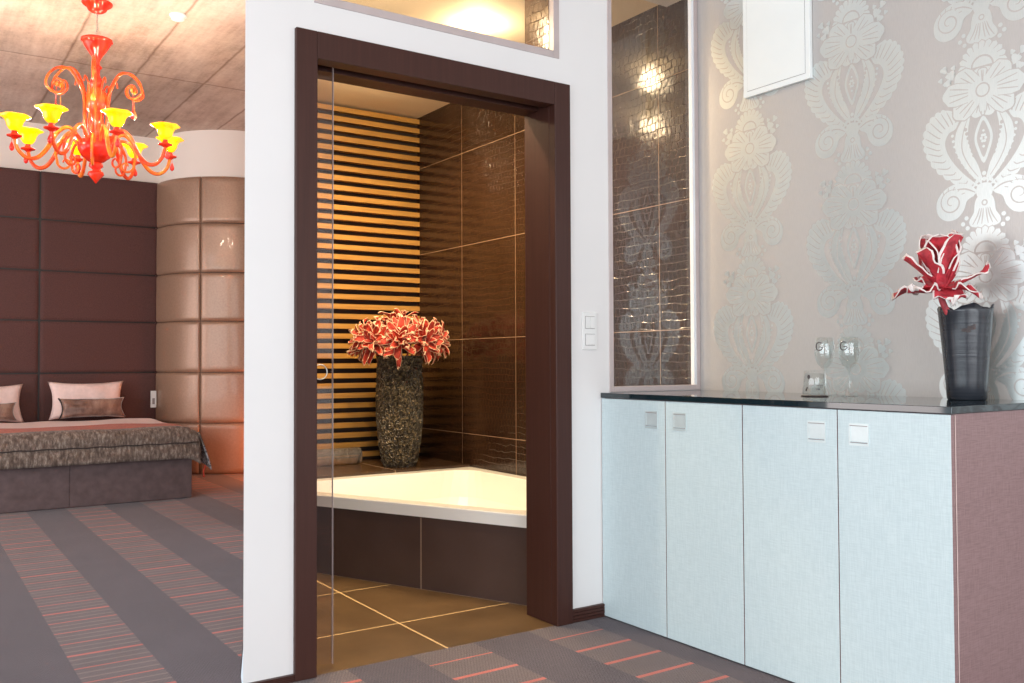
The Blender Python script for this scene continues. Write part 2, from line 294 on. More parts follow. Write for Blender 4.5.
# ------------------------------------------------------------------ mesh helpers
class MB:
    def __init__(s): s.v = []; s.f = []; s.m = []; s.sm = []
    def add(s, vs, fs, mi=0, smooth=False):
        o = len(s.v); s.v += [tuple(v) for v in vs]
        for f in fs: s.f.append(tuple(i+o for i in f)); s.m.append(mi); s.sm.append(smooth)
        return s
    def box(s, x0, x1, y0, y1, z0, z1, mi=0):
        v = [(x, y, z) for z in (z0, z1) for y in (y0, y1) for x in (x0, x1)]
        return s.add(v, [(0, 2, 3, 1), (4, 5, 7, 6), (0, 1, 5, 4), (2, 6, 7, 3), (0, 4, 6, 2), (1, 3, 7, 5)], mi)
    def prism(s, pts, z0, z1, mi=0):
        n = len(pts); v = [(x, y, z0) for x, y in pts]+[(x, y, z1) for x, y in pts]
        return s.add(v, [tuple(reversed(range(n))), tuple(range(n, 2*n))]+[(i, (i+1) % n, n+(i+1) % n, n+i) for i in range(n)], mi)
    def lathe(s, prof, n=32, c=(0, 0, 0), mi=0, caps=True, fn=None):
        v = []
        for r, z in prof:
            for i in range(n):
                a = 2*pi*i/n; rr = fn(r, z, a) if fn else r
                v.append((c[0]+rr*cos(a), c[1]+rr*sin(a), c[2]+z))
        k = len(prof)
        f = [(j*n+i, j*n+(i+1) % n, (j+1)*n+(i+1) % n, (j+1)*n+i) for j in range(k-1) for i in range(n)]
        s.add(v, f, mi, True)
        if caps:
            s.add(v[:n], [tuple(reversed(range(n)))], mi); s.add(v[-n:], [tuple(range(n))], mi)
        return s
    def tube(s, pts, rad, n=10, mi=0, caps=True):
        pts = [Vector(p) for p in pts]; k = len(pts)
        if not hasattr(rad, '__len__'): rad = [rad]*k
        t0 = (pts[1]-pts[0]).normalized(); nrm = t0.orthogonal().normalized(); v = []
        for i, p in enumerate(pts):
            t = (pts[min(i+1, k-1)]-pts[max(i-1, 0)]).normalized()
            nrm = (nrm - t*nrm.dot(t)).normalized(); bi = t.cross(nrm)
            for j in range(n):
                a = 2*pi*j/n; v.append(p+(nrm*cos(a)+bi*sin(a))*rad[i])
        f = [(i*n+j, i*n+(j+1) % n, (i+1)*n+(j+1) % n, (i+1)*n+j) for i in range(k-1) for j in range(n)]
        if caps: f += [tuple(reversed(range(n))), tuple(range((k-1)*n, k*n))]
        return s.add(v, f, mi, True)
    def grid(s, fn, nu, nv, mi=0, smooth=True, mfn=None):
        v = [fn(i/nu, j/nv) for j in range(nv+1) for i in range(nu+1)]
        o = len(s.v); s.v += [tuple(p) for p in v]
        for j in range(nv):
            for i in range(nu):
                a = j*(nu+1)+i; s.f.append((o+a, o+a+1, o+a+nu+2, o+a+nu+1)); s.m.append(mfn(i, j) if mfn else mi); s.sm.append(smooth)
        return s
    def build(s, name, mats, parent=None, bevel=0, loc=None, thick=0, sub=0):
        me = bpy.data.meshes.new(name); me.from_pydata(s.v, [], s.f)
        if not isinstance(mats, (list, tuple)): mats = [mats]
        for m_ in mats: me.materials.append(M[m_] if isinstance(m_, str) else m_)
        for p, mi, sm in zip(me.polygons, s.m, s.sm): p.material_index = mi; p.use_smooth = sm
        me.update()
        o = bpy.data.objects.new(name, me); C.objects.link(o)
        if loc: o.location = loc
        if parent: o.parent = parent
        if thick:
            d = o.modifiers.new('s', 'SOLIDIFY'); d.thickness = thick; d.offset = 0
        if bevel:
            d = o.modifiers.new('b', 'BEVEL'); d.width = bevel; d.segments = 2; d.limit_method = 'ANGLE'; d.angle_limit = R(35)
        if sub:
            d = o.modifiers.new('u', 'SUBSURF'); d.levels = sub; d.render_levels = sub
        return o
def thing(name, label, cat, loc=(0, 0, 0), rz=0, group=None):
    o = bpy.data.objects.new(name, None); o.empty_display_size = 0.1; C.objects.link(o); o.location = loc; o.rotation_euler = (0, 0, rz)
    return tag(o, label, cat, group)
def tag(o, label, cat, group=None):
    o['label'] = label; o['category'] = cat
    if group: o['group'] = group
    return o
def struct(o, label=None, cat=None):
    o['kind'] = 'structure'
    if label: o['label'] = label
    if cat: o['category'] = cat
    return o
def copy_tree(o, parent=None):
    c = o.copy(); C.objects.link(c); c.parent = parent
    for ch in list(o.children): copy_tree(ch, c)
    return c
def spline(pts, n=8, closed=False):
    P = [Vector(p) for p in pts]; k = len(P); out = []
    rng = range(k if closed else k-1)
    for i in rng:
        if closed: a, b_, c_, d = P[(i-1) % k], P[i], P[(i+1) % k], P[(i+2) % k]
        else: a, b_, c_, d = P[max(i-1, 0)], P[i], P[i+1], P[min(i+2, k-1)]
        for j in range(n):
            t = j/n
            out.append(0.5*((2*b_)+(c_-a)*t+(2*a-5*b_+4*c_-d)*t*t+(3*b_-a-3*c_+d)*t**3))
    if not closed: out.append(P[-1])
    return out

# ------------------------------------------------------------------ shell
Y1, YJ = 3.045, 3.25           # white partition: front and back face
XL, X2 = 0.975, 3.148          # its free end / plane of the papered wall
ZC = 3.44
struct(MB().box(-4, X2, -3.5, 3.0, -0.05, 0).box(-4, 0.975, 3.0, 10, -0.05, 0).prism([(0.975, 3.0), (X2, 3.0), (X2, 3.05), (0.975, 3.05)], -0.05, 0)
       .prism([(0.975, 3.05), (1.03, 3.25), (2.0, 6.05), (2.0, 10), (0.975, 10)], -0.05, 0).box(2.0, 4.1, 6.05, 10, -0.05, 0).build('floor', 'carpet'), 'carpet with dark bands and salmon striped bands', 'carpet')
struct(MB().prism([(1.0, 3.05), (X2, 3.05), (X2, 5.95), (2.0, 5.95)], -0.05, 0.0).build('floor_bathroom', 'floor_tile'), 'large brown floor tiles with pale grout', 'floor')
struct(MB().box(-4.2, 4.2, -3.7, 10.1, ZC, ZC+0.2).build('ceiling', 'concrete'), 'rough board-marked concrete ceiling', 'ceiling')
struct(MB().prism([(1.0, YJ), (X2, YJ), (X2, 5.9), (1.97, 5.9)], 2.889, 2.97).build('ceiling_bathroom', 'plaster_cream'), 'smooth cream bathroom ceiling', 'ceiling')

# white partition with door, transom and side window openings
DX0, DX1, DZ = 1.1499, 2.3649, 2.2802
TX0, TX1, TZ0, TZ1 = 1.2213, 2.3185, 2.3872, 2.86
WX0, WZ0, WZ1 = 2.5865, 0.9655, 2.86
p = MB()
p.prism([(XL, Y1), (DX0, Y1), (DX0, YJ), (1.045, YJ)], 0, ZC); p.box(DX1, WX0, Y1, YJ, 0, DZ)
p.box(WX0, X2, Y1, YJ, 0, WZ0)
p.box(DX0, WX0, Y1, YJ, DZ, TZ0); p.box(DX0, TX0, Y1, YJ, TZ0, TZ1); p.box(TX1, WX0, Y1, YJ, TZ0, TZ1); p.box(DX0, X2, Y1, YJ, TZ1, ZC)
struct(p.build('wall_front', 'white_wall'), 'white plastered partition around the bathroom door', 'wall')
struct(MB().prism([(1.045, YJ+.001), (1.12, YJ+.001), (2.06, 5.95), (1.96, 6.05)], 0, ZC).build('wall_bathroom_left', 'white_wall'))
struct(MB().box(1.99, X2, 5.90, 6.05, 0, ZC).build('wall_bathroom_back', 'slat_back'))
struct(MB().box(X2, X2+.12, Y1, 5.95, 0, ZC).build('wall_bathroom_right', 'croc_tile'), 'glossy dark brown crocodile-relief tile wall', 'wall')
struct(MB().box(3.9, 4.05, 6.05, 9.9, 0, ZC).box(3.148, 4.05, 5.95, 6.05, 0, ZC).build('wall_bedroom_right', 'white_wall2'))
struct(MB().box(-4.0, 4.05, 9.83, 9.98, 0, ZC).build('wall_back', 'white_wall2'), 'cream wall above the upholstered headboard', 'wall')
# outer walls with assumed wide window openings (unseen, behind and left of the viewer)
p = MB(); p.box(-4, -3.2, -3.6, -3.45, 0, ZC).box(2.4, X2+.12, -3.6, -3.45, 0, ZC).box(-3.2, 2.4, -3.6, -3.45, 0, .35).box(-3.2, 2.4, -3.6, -3.45, 3.15, ZC)
struct(p.build('wall_rear', 'white_wall'))
p = MB(); p.box(-4.15, -4, -3.5, -2.1, 0, ZC).box(-4.15, -4, 4.5, 5.2, 0, ZC).box(-4.15, -4, 9.2, 10, 0, ZC)
p.box(-4.15, -4, -2.1, 4.5, 0, .3).box(-4.15, -4, -2.1, 4.5, 3.1, ZC).box(-4.15, -4, 5.2, 9.2, 0, .3).box(-4.15, -4, 5.2, 9.2, 3.1, ZC)
struct(p.build('wall_left', 'white_wall'))

p = MB(); a_, b_ = YJ+.001, YJ+.012
p.box(1.14, DX0, a_, b_, 0, 2.888).box(DX1, WX0, a_, b_, 0.36, 2.888).box(WX0, X2-.001, a_, b_, 0.36, WZ0).box(DX0, DX1, a_, b_, DZ, TZ0).box(DX0, TX0, a_, b_, TZ0, 2.888).box(TX1, DX1, a_, b_, TZ0, 2.888)
p.prism([(1.122, YJ+.012), (1.134, YJ+.012), (2.072, 5.93), (2.060, 5.93)], 0, 2.888)
struct(p.build('wall_bathroom_front', 'croc_tile'))

# papered wall: ground plus a printed damask (flat print, one mesh)
p = MB(); p.box(X2, X2+.12, -3.5, Y1-.001, 0, ZC)
def outline(pts, n=5): return [(q.x, q.y) for q in spline([(a, b_, 0) for a, b_ in pts], n, True)]
PER = 0.655
def motif(yc, zs):
    lay = [0.0006, 0.0011, 0.0016]
    cnt = [0]
    def P3(s, t, l): return (X2-.0003-cnt[0]*6e-6, yc-s*PER, zs-t*PER)
    def poly(pts, l=0, mi=1, mir=True):
        for sg in ((1, -1) if mir else (1,)):
            cnt[0] += 1; q = [P3(a*sg, b_, l) for a, b_ in pts]
            # ear-clip through bmesh
            bm = bmesh.new(); vs = [bm.verts.new(x) for x in q]; fc = bm.faces.new(vs); bmesh.ops.triangulate(bm, faces=[fc])
            bm.verts.index_update(); p.add([v.co[:] for v in bm.verts], [tuple(v.index for v in f_.verts) for f_ in bm.faces], mi); bm.free()
    def strip(pts, wd, l=1, mi=0, mir=True):
        for sg in ((1, -1) if mir else (1,)):
            k = len(pts); vs = []; cnt[0] += 1
            for i, (a, b_) in enumerate(pts):
                a2, b2 = pts[min(i+1, k-1)]; a0, b0 = pts[max(i-1, 0)]
                dx, dy = a2-a0, b2-b0; L = math.hypot(dx, dy) or 1; wi = wd*(0.35+0.65*sin(pi*min(1, max(0, (i+.4)/(k-.2)))))
                vs += [P3((a-dy/L*wi)*sg, b_+dx/L*wi, l), P3((a+dy/L*wi)*sg, b_-dx/L*wi, l)]
            p.add(vs, [(2*i, 2*i+1, 2*i+3, 2*i+2) for i in range(k-1)], mi)
    def disk(a, b_, r, l=0, mi=1, mir=True, n=14): poly([(a+r*cos(2*pi*i/n), b_+r*sin(2*pi*i/n)) for i in range(n)], l, mi, mir)
    def curve(pts, n=6): return [(q.x, q.y) for q in spline([(a, b_, 0) for a, b_ in pts], n)]
    # feathered outer leaf
    out = curve([(.012, .925), (.10, .905), (.19, .86), (.27, .785), (.325, .69), (.338, .60), (.305, .515), (.24, .475), (.175, .485), (.13, .54)], 10)
    inn = curve([(.13, .54), (.155, .585), (.195, .605), (.215, .66), (.19, .735), (.13, .82), (.06, .89), (.012, .925)], 10)
    ser = []
    for i, (a, b_) in enumerate(out):
        k = 0.012*abs(sin(i*pi/5)) if i < 75 else 0.004
        dx, dy = a-.16, b_-.68; L = math.hypot(dx, dy) or 1; ser.append((a+dx/L*k, b_+dy/L*k))
    m_in = []
    for i in range(len(ser)):
        f_ = (1-i/(len(ser)-1))*(len(inn)-1); j = min(len(inn)-2, int(f_)); r_ = f_-j
        m_in.append((inn[j][0]*(1-r_)+inn[j+1][0]*r_, inn[j][1]*(1-r_)+inn[j+1][1]*r_))
    def band(A, B, mi=1):
        for sg in (1, -1):
            cnt[0] += 1; k = len(A); vs = []
            for (a, b_), (c_, d) in zip(A, B): vs += [P3(a*sg, b_, 0), P3(c_*sg, d, 0)]
            p.add(vs, [(2*i, 2*i+1, 2*i+3, 2*i+2) for i in range(k-1)], mi)
    band(ser, m_in)
    for i in range(5, 85, 5):
        a, b_ = out[i]; k = min(len(inn)-2, max(1, int((90-i)/90*70))); c_, d = inn[k]
        strip(curve([(a*.93+c_*.07, b_*.93+d*.07), ((a+c_)/2-.008, (b_+d)/2+.012), (c_*.75+a*.25, d*.75+b_*.25)], 3), .0030)
    # inner petals
    band(curve([(.014, .912), (.07, .855), (.125, .775), (.158, .69), (.152, .61), (.115, .545), (.070, .495)], 8), curve([(.010, .88), (.030, .81), (.062, .74), (.082, .67), (.084, .61), (.074, .55), (.066, .497)], 8))
    strip(curve([(.02, .885), (.08, .80), (.118, .71), (.112, .62), (.085, .54)], 5), .0032)
    for i in range(9):
        t = i/8; disk(.172-.10*t*t-.02*t, .62+.25*t, .0085-.0025*t)
    for i in range(7):
        t = i/6; disk(.098-.045*t, .60+.15*t, .010, 1, 0)
    poly(outline([(0, .545), (.035, .60), (.050, .665), (.034, .73), (0, .80), (-.034, .73), (-.050, .665), (-.035, .60)]), 0, 1, False)
    poly(outline([(0, .570), (.024, .615), (.036, .665), (.022, .72), (0, .768), (-.022, .72), (-.036, .665), (-.024, .615)]), 1, 0, False)
    for i in range(6): disk(.012*cos(i*pi/3), .665+.018*sin(i*pi/3), .0085, 2, 1, False, 8)
    disk(0, .625, .007, 2, 1, False, 8); disk(0, .71, .008, 2, 1, False, 8)
    for a, b_, r in ((0, .855, .012), (.022, .872, .011), (0, .885, .012), (.040, .895, .010)): disk(a, b_, r, 0, 1, a > 0)
    poly(outline([(0, .905), (.035, .915), (.045, .955), (.02, 1.0), (-.02, 1.0), (-.045, .955), (-.035, .915)]), 0, 1, False)
    # scrolls below the bulb
    sc = curve([(.035, -.055), (.085, -.098), (.155, -.112), (.225, -.085), (.268, -.025), (.262, .045), (.215, .085), (.155, .080), (.115, .040), (.095, -.010), (.06, -.03)], 6)
    poly(sc)
    sp_ = []
    for i in range(34):
        a = 0.3+i*0.30; r = 0.073*(1-i/40); sp_.append((.182+r*cos(a-2.2), -.012+r*sin(a-2.2)))
    strip(sp_, .0042)
    for i in range(5):
        a0 = -2.6+i*.42; strip([(.18+.085*cos(a0), -.01+.088*sin(a0)), (.18+.068*cos(a0+.1), -.01+.068*sin(a0+.1))], .003)
    strip(curve([(.05, -.05), (.10, -.075), (.15, -.08)], 4), .004)
    # stem between the scrolls
    poly(outline([(0, -.03), (.04, -.02), (.055, .02), (.06, .06), (.085, .105), (.07, .135), (0, .145), (-.07, .135), (-.085, .105), (-.06, .06), (-.055, .02), (-.04, -.02)]), 0, 1, False)
    disk(0, .012, .017, 1, 0, False); disk(0, .012, .010, 2, 1, False)
    for s_ in (.012, .028, .045): strip(curve([(s_*.6, .04), (s_*.9, .08), (s_*1.5, .125)], 3), .0035)
    for a, b_ in ((.10, .085), (.12, .115), (.095, .14)): disk(a, b_, .012)
    # sunflower head
    for i in range(13):
        a = R(-108+i*18); r0, r1, wd_ = .045, .135, .019
        c_, s_ = sin(a), -cos(a); q = []
        for (rr, ww) in ((r0, .5), ((r0+r1)/2, 1.0), (r1-.012, .9), (r1, 0), (r1-.012, -.9), ((r0+r1)/2, -1.0), (r0, -.5)):
            q.append((c_*rr-s_*wd_*ww, .268+s_*rr+c_*wd_*ww))
        poly(q, 0, 1, False); strip(q[1:-1], .0030, 1, 0, False)
    poly([(.062*cos(R(i*15)), .275-.060*sin(R(i*15))) for i in range(0, 13)]+[(-.03, .30), (.03, .30)], 1, 0, False)
    poly([(.053*cos(R(i*15)), .275-.050*sin(R(i*15))) for i in range(0, 13)], 2, 1, False)
    # tulip sprays
    for a, b_, r in ((.175, .285, .026), (.215, .245, .020), (.195, .325, .022), (.235, .30, .013), (.16, .245, .013), (.14, .315, .018)):
        poly([(a+r*cos(2*pi*i/12)*(1+.25*cos(6*pi*i/12)), b_+r*sin(2*pi*i/12)*(1+.25*cos(6*pi*i/12))) for i in range(12)])
    strip(curve([(.10, .34), (.15, .30), (.20, .26)], 3), .004, 0, 1)
    # open flower
    for ang, ln, wd_ in ((14, .125, .050), (163, .150, .048), (52, .185, .060), (128, .200, .056), (88, .225, .062)):
        a = R(ang); c_, s_ = sin(a), -cos(a); q = []
        for (rr, ww) in ((.03, .35), (.35, .85), (.65, 1.05), (.85, .95), (.93, .6), (1.0, .3), (1.02, 0), (1.0, -.3), (.93, -.6), (.85, -.95), (.65, -1.05), (.35, -.85), (.03, -.35)):
            q.append((c_*ln*rr-s_*wd_*ww, .405+s_*ln*rr+c_*wd_*ww))
        poly(q); qq = [(c_*.0+a_*1.0, b2) for a_, b2 in q[1:-1]]; strip(qq, .0036)
        for k in (-.5, 0, .5):
            strip([(c_*ln*.35-s_*wd_*k*.5, .405+s_*ln*.35+c_*wd_*k*.5), (c_*ln*.6-s_*wd_*k*.9, .405+s_*ln*.6+c_*wd_*k*.9), (c_*ln*.82-s_*wd_*k*1.2, .405+s_*ln*.82+c_*wd_*k*1.2)], .0032)
    disk(0, .405, .040, 1, 0, False); disk(0, .405, .032, 2, 1, False)
    poly(outline([(0, .455), (.018, .48), (0, .53), (-.018, .48)]), 0, 1, False)
for k in range(-1, 6):
    yc = 2.73-0.525*k
    if k < 0: continue
    for n_ in range(-1, 3):
        zs = 1.66+(0.3275 if k % 2 else 0)+PER*n_
        if zs-PER < 0.3 or zs > 3.44+.3: pass
        if zs-1.01*PER > 2.75 or zs+0.13*PER > 3.43: continue
        motif(yc, zs)
struct(p.build('wall_right', ['paper', 'pearl']), 'mauve silk wallpaper with pearly damask columns', 'wall')

# baseboards
def skirt(name, a, b_, h=.014):
    q = MB()
    for k in range(4): q.box(a, b_, Y1-.016, Y1-.010, h*.15+k*h, h+k*h)
    q.box(a, b_, Y1-.010, Y1, 0, 4*h); return struct(q.build(name, 'casing'), 'ribbed dark brown skirting strip', 'skirting')
skirt('baseboard_front', DX1+.001, 2.5385); skirt('baseboard_front_left', XL+.001, DX0-.001, .006)

# ------------------------------------------------------------------ bathroom doorway
d = bpy.data.objects.new('door_1', None); C.objects.link(d); struct(d, 'dark brown lacquered door frame in the white partition', 'door frame')
IX0, IX1, IZ = 1.2294, 2.2823, 2.1819
YF = Y1-.018
MB().box(DX0, IX0, YF, Y1+.025, 0, DZ).build('casing', 'casing', d, .003)
MB().box(IX1, DX1, YF, Y1+.025, 0, DZ).build('casing', 'casing', d, .003)
MB().box(IX0, IX1, YF, Y1+.025, IZ, DZ).build('casing', 'casing', d, .003)
MB().box(DX0, IX0, Y1+.025, YJ, 0, DZ).build('jamb', 'casing', d, .002)
MB().box(IX1, DX1, Y1+.025, YJ, 0, DZ).build('jamb', 'casing', d, .002)
MB().box(IX0, IX1, Y1+.025, Y1+.055, IZ+.002, DZ).box(IX0, IX1, Y1+.105, YJ, IZ+.0, DZ).build('head', 'casing', d, .002)
MB().box(IX0, IX1, Y1+.055, Y1+.105, IZ+.03, DZ).build('sliding_track', 'slot', d)
# glass sliding door, slid almost fully into its pocket
g = thing('sliding_door', 'clear glass sliding door with round finger hole, mostly slid behind the left jamb', 'door', (1.268, Y1+.072, 0.006))
pts = []
hx, hz, hr = 0.008, 1.060, 0.027
q = MB(); x0, x1, z0, z1 = -.056, .056, 0, IZ+.028
n = 32; ring = [(hx+hr*cos(2*pi*i/n), hz+hr*sin(2*pi*i/n)) for i in range(n)]
def face_y(y):
    v = [(a, y, b_) for a, b_ in ring]; o2 = []
    for i in range(n):
        a = 2*pi*i/n; k = .052/max(abs(cos(a)), abs(sin(a))); o2.append((hx+k*cos(a), y, hz+k*sin(a)))
    return v, o2
for y, fl in ((-.005, 1), (.005, 0)):
    v, o2 = face_y(y); f = [(i, (i+1) % n, n+(i+1) % n, n+i) for i in range(n)]
    q.add(v+o2, f)
    q.add([(x0, y, z0), (x1, y, z0), (x1, y, hz-.052), (x0, y, hz-.052)], [(0, 1, 2, 3)]); q.add([(x0, y, hz+.052), (x1, y, hz+.052), (x1, y, z1), (x0, y, z1)], [(0, 1, 2, 3)])
    q.add([(.052, y, hz-.052), (x1, y, hz-.052), (x1, y, hz+.052), (.052, y, hz+.052)], [(0, 1, 2, 3)]); q.add([(x0, y, hz-.052), (-.052, y, hz-.052), (-.052, y, hz+.052), (x0, y, hz+.052)], [(0, 1, 2, 3)])
q.build('glass_panel', 'door_glass', g)
MB().box(x1-.0005, x1+.0012, -.005, .005, 0, z1).build('polished_edge', 'alu', g)
e = MB(); e.tube([(hx+hr*cos(2*pi*i/n), 0, hz+hr*sin(2*pi*i/n)) for i in range(n+1)], .0022, 6, caps=False); e.build('finger_ring', 'steel', g)

# transom and side window
def window(name, x0, x1, z0, z1, label, fwid=.028, bead=False):
    o = bpy.data.objects.new(name, None); C.objects.link(o); struct(o, label, 'window')
    y0 = Y1-.004
    yb_ = Y1+.030
    q = MB().box(x0, x0+fwid, y0, yb_, z0, z1).box(x1-fwid, x1, y0, yb_, z0, z1).box(x0+fwid, x1-fwid, y0, yb_, z0, z0+fwid).box(x0+fwid, x1-fwid, y0, yb_, z1-fwid, z1)
    q.build('window_frame', 'alu', o, .002)
    MB().box(x0+fwid, x1-fwid, Y1+.020, Y1+.028, z0+fwid, z1-fwid).build('glass_pane', 'window_glass', o)
    if bead: MB().box(x1-fwid-.016, x1-fwid, Y1-.002, Y1+.02, z0+fwid, z1-fwid).build('glazing_bead', 'white_frame', o, .001)
    return o
w1_ = window('window_1', TX0, TX1, TZ0, TZ1, 'narrow glass transom above the bathroom door', .030)
MB().box(TX1-.032, TX1-.0005, Y1+.0305, YJ, TZ0+.03, TZ1).build('tiled_reveal', 'croc_gold', w1_)
window('window_2', WX0, X2-.001, WZ0, WZ1, 'tall glass pane beside the wallpaper showing dark tiles', .024, True)

# ------------------------------------------------------------------ bathroom
bt = thing('bathtub', 'white corner bathtub with a dark tiled front', 'bathtub')
fa, fb = (1.702, 4.815), (2.410, 3.275)       # front edge line
outer = [fa, fb, (3.144, 3.275), (3.144, 5.128), (1.81, 5.128)]
def lerp(a, b_, t): return (a[0]+(b_[0]-a[0])*t, a[1]+(b_[1]-a[1])*t)
q = MB(); pf = [fa, fb, (3.144, 3.275), (3.144, 5.128), (1.81, 5.128)]
cx, cy = 2.55, 4.35
sh = lambda k, pts: [(cx+(x-cx)*k, cy+(y-cy)*k) for x, y in pts]
fr = MB(); fr.add([(fa[0], fa[1], 0), (fb[0], fb[1], 0), (fb[0], fb[1], .350), (fa[0], fa[1], .350)], [(0, 1, 2, 3)])
fr = MB().prism([fa, fb, (fb[0]+.05, fb[1]+.02), (fa[0]+.06, fa[1]+.03)], 0, .350)
fr.build('tiled_front', 'tub_tile', bt)
def rounded(pts, r, k=5):
    out = []; n = len(pts)
    for i in range(n):
        a, b_, c_ = Vector(pts[i-1]), Vector(pts[i]), Vector(pts[(i+1) % n])
        u, v_ = (a-b_).normalized(), (c_-b_).normalized(); rr = min(r, (a-b_).length*.4, (c_-b_).length*.4)
        for j in range(k+1):
            t = j/k; p0 = b_+u*rr; p2 = b_+v_*rr; pt_ = p0*(1-t)**2+b_*2*t*(1-t)+p2*t*t; out.append((pt_.x, pt_.y))
    return out
rim = MB()
L0 = rounded([(x, y) for x, y in sh(1.004, outer)], .006); 
L0 = rounded([(fa[0]-.006, fa[1]-.004), (fb[0]-.008, fb[1]), (3.1465, 3.275), (3.1465, 5.128), (1.81, 5.128)], .01)
inner = rounded(sh(.86, outer), .16); deep = rounded(sh(.66, outer), .30)
mid = rounded(sh(.80, outer), .20)
loops = [(L0, .350), (L0, .404), (sh(.996, L0), .409), (sh(1.012, inner), .409), (inner, .405), (mid, .25), (deep, .06)]
n = len(L0); vs = [(x, y, z) for lp, z in loops for x, y in lp]
fs = [(k*n+i, k*n+(i+1) % n, (k+1)*n+(i+1) % n, (k+1)*n+i) for k in range(len(loops)-1) for i in range(n)]+[tuple(range((len(loops)-1)*n, len(loops)*n))]
rim.add(vs, fs, 0, False); rim.build('basin', 'acrylic_tub', bt)

struct(MB().prism([(1.81, 5.130), (X2-.001, 5.130), (X2-.001, 5.895), (2.075, 5.895)], 0, .4227).build('trim_1', 'ledge_tile'), 'brown tiled ledge behind the bathtub', 'ledge')

sl = thing('slatted_wall_panel', 'orange-lit horizontal timber slats on the bathroom back wall', 'wall panel')
MB().box(2.075, 3.1475, 5.865, 5.885, .4235, 2.888).build('backing_board', 'slat_back', sl)
q = MB(); pitch = .0684; k = 0
while .445+k*pitch+.040 < 2.888: q.box(2.075, 3.1475, 5.818, 5.865, .445+k*pitch, .445+k*pitch+.0345); k += 1
q.build('slats', 'oak', sl)

def ceil_spot(x, y, label, z=2.889, power=60, col=(1.0, .76, .46), ang=150):
    t = thing('ceiling_spotlight', label, 'ceiling light', (x, y, z))
    MB().lathe([(.030, -.002), (.042, -.010), (.050, -.006), (.052, 0)], 28, caps=False).build('bezel', 'white_plastic', t)
    MB().lathe([(.001, -.005), (.020, -.005), (.030, -.003), (.030, 0)], 24).build('lens', 'spot_on', t)
    point('spotlight_glow', (x, y, z-.095), power*.15, col, .055)
    spot('spotlight_beam', (x, y, z-.03), (x, y, 0), power, col, 150, .7, .045)
ceil_spot(2.529, 4.026, 'lit recessed spotlight in the bathroom ceiling, seen through the transom', power=88)
ceil_spot(1.80, 4.80, 'assumed lit recessed spotlight above the left side of the bathtub', power=88)  # unseen lamp, assumed from a glint on the tile wall
ceil_spot(2.45, 4.95, 'added lit recessed spotlight above the slatted wall and flower vase', power=88)  # unseen lamp added to light the slats and vase
ceil_spot(1.75, 3.75, 'added lit recessed spotlight above the bathroom floor tiles', power=88)  # unseen lamp added over the floor tiles

# ------------------------------------------------------------------ flowers
def petal(L, W, curl, cup, ruf, seed, th=0.0, mats=2, nu=12, nv=12, tip=1.0):
    """petal growing along +Z from origin, bending outwards (+X)"""
    rnd = random.Random(seed); ph = [rnd.uniform(0, 6) for _ in range(6)]; q = MB()
    ue = [0, .05]+[.05+.90*i/(nu-2) for i in range(1, nu-2)]+[.95, 1]
    ve = [j/nv*.95 for j in range(nv)]+[.965, 1.0]
    pts = []
    def fn(u, v):
        t = v; s = u*2-1
        wdt = W*(0.16+0.84*min(1, (t/.55))**.8)*(1-max(0, (t-.62)/.38)**2.4)**.5
        wdt = max(wdt, W*.03)
        edge = abs(s)**3
        wob = ruf*(edge*(sin(9*t+ph[0])+.6*sin(17*t+ph[1]))+(t**6)*sin(5*s+ph[2]))*W
        ang = curl*t*t
        r = L*t
        x = L*(sin(ang)*t*.9)+cup*W*s*s*-(1-.3*t)+wob
        z = L*t*cos(ang*.7)+ruf*W*.4*edge*sin(13*t+ph[3])
        y = s*wdt*(1+.05*sin(8*t+ph[4]))
        return (x, y, z)
    U = ue[:nu+1] if len(ue) > nu+1 else ue; nu_ = len(U)-1; nv_ = len(ve)-1
    vs = [fn(U[i], ve[j]) for j in range(nv_+1) for i in range(nu_+1)]
    q.v = vs
    for j in range(nv_):
        for i in range(nu_):
            a = j*(nu_+1)+i; q.f.append((a, a+1, a+nu_+2, a+nu_+1)); q.m.append(1 if (i == 0 or i == nu_-1 or j == nv_-1) and j > nv_*.3 else 0); q.sm.append(True)
    return q
def place(q, tilt, az, off=(0, 0, 0), twist=0):
    m_ = Matrix.Translation(off) @ Matrix.Rotation(az, 4, 'Z') @ Matrix.Rotation(tilt, 4, 'Y') @ Matrix.Rotation(twist, 4, 'Z')
    q.v = [tuple(m_ @ Vector(v)) for v in q.v]; return q

# big single bloom in the dark vase
VX, VY, VZ = 3.030, 1.690, .9650
vr = thing('flower_vase', 'dark slate tapered vase with a notched rim on the black counter top', 'vase', (VX, VY, VZ-.0005))
prof = [(.058, 0), (.062, .004), (.066, .06), (.072, .14), (.079, .22), (.086, .300), (.0885, .322)]
def wav(r, z, a): return r
q = MB(); n = 64; vs = []
for r, z in prof[:-1]+[(.0885, 1)]:
    for i in range(n):
        a = 2*pi*i/n; zz = z if z < .9 else .318+.008*sin(5*a+1)-.012*max(0, sin(a*2+2.2))**3+.002*sin(13*a)
        vs.append((r*cos(a), r*sin(a), zz))
for r, z in [(.0825, 1), (.078, .26), (.06, .05), (.03, .03)]:
    for i in range(n):
        a = 2*pi*i/n; zz = z if z < .9 else .316+.008*sin(5*a+1)-.012*max(0, sin(a*2+2.2))**3+.002*sin(13*a)
        vs.append((r*cos(a), r*sin(a), zz))
k = 11
fs = [(j*n+i, j*n+(i+1) % n, (j+1)*n+(i+1) % n, (j+1)*n+i) for j in range(k-1) for i in range(n)]
fs += [tuple(reversed(range(n)))]
q.add(vs, fs, 0, True); q.add([(.03*cos(2*pi*i/n), .03*sin(2*pi*i/n), .03) for i in range(n)], [tuple(range(n))]); q.build('vase_body', 'dark_vase', vr)
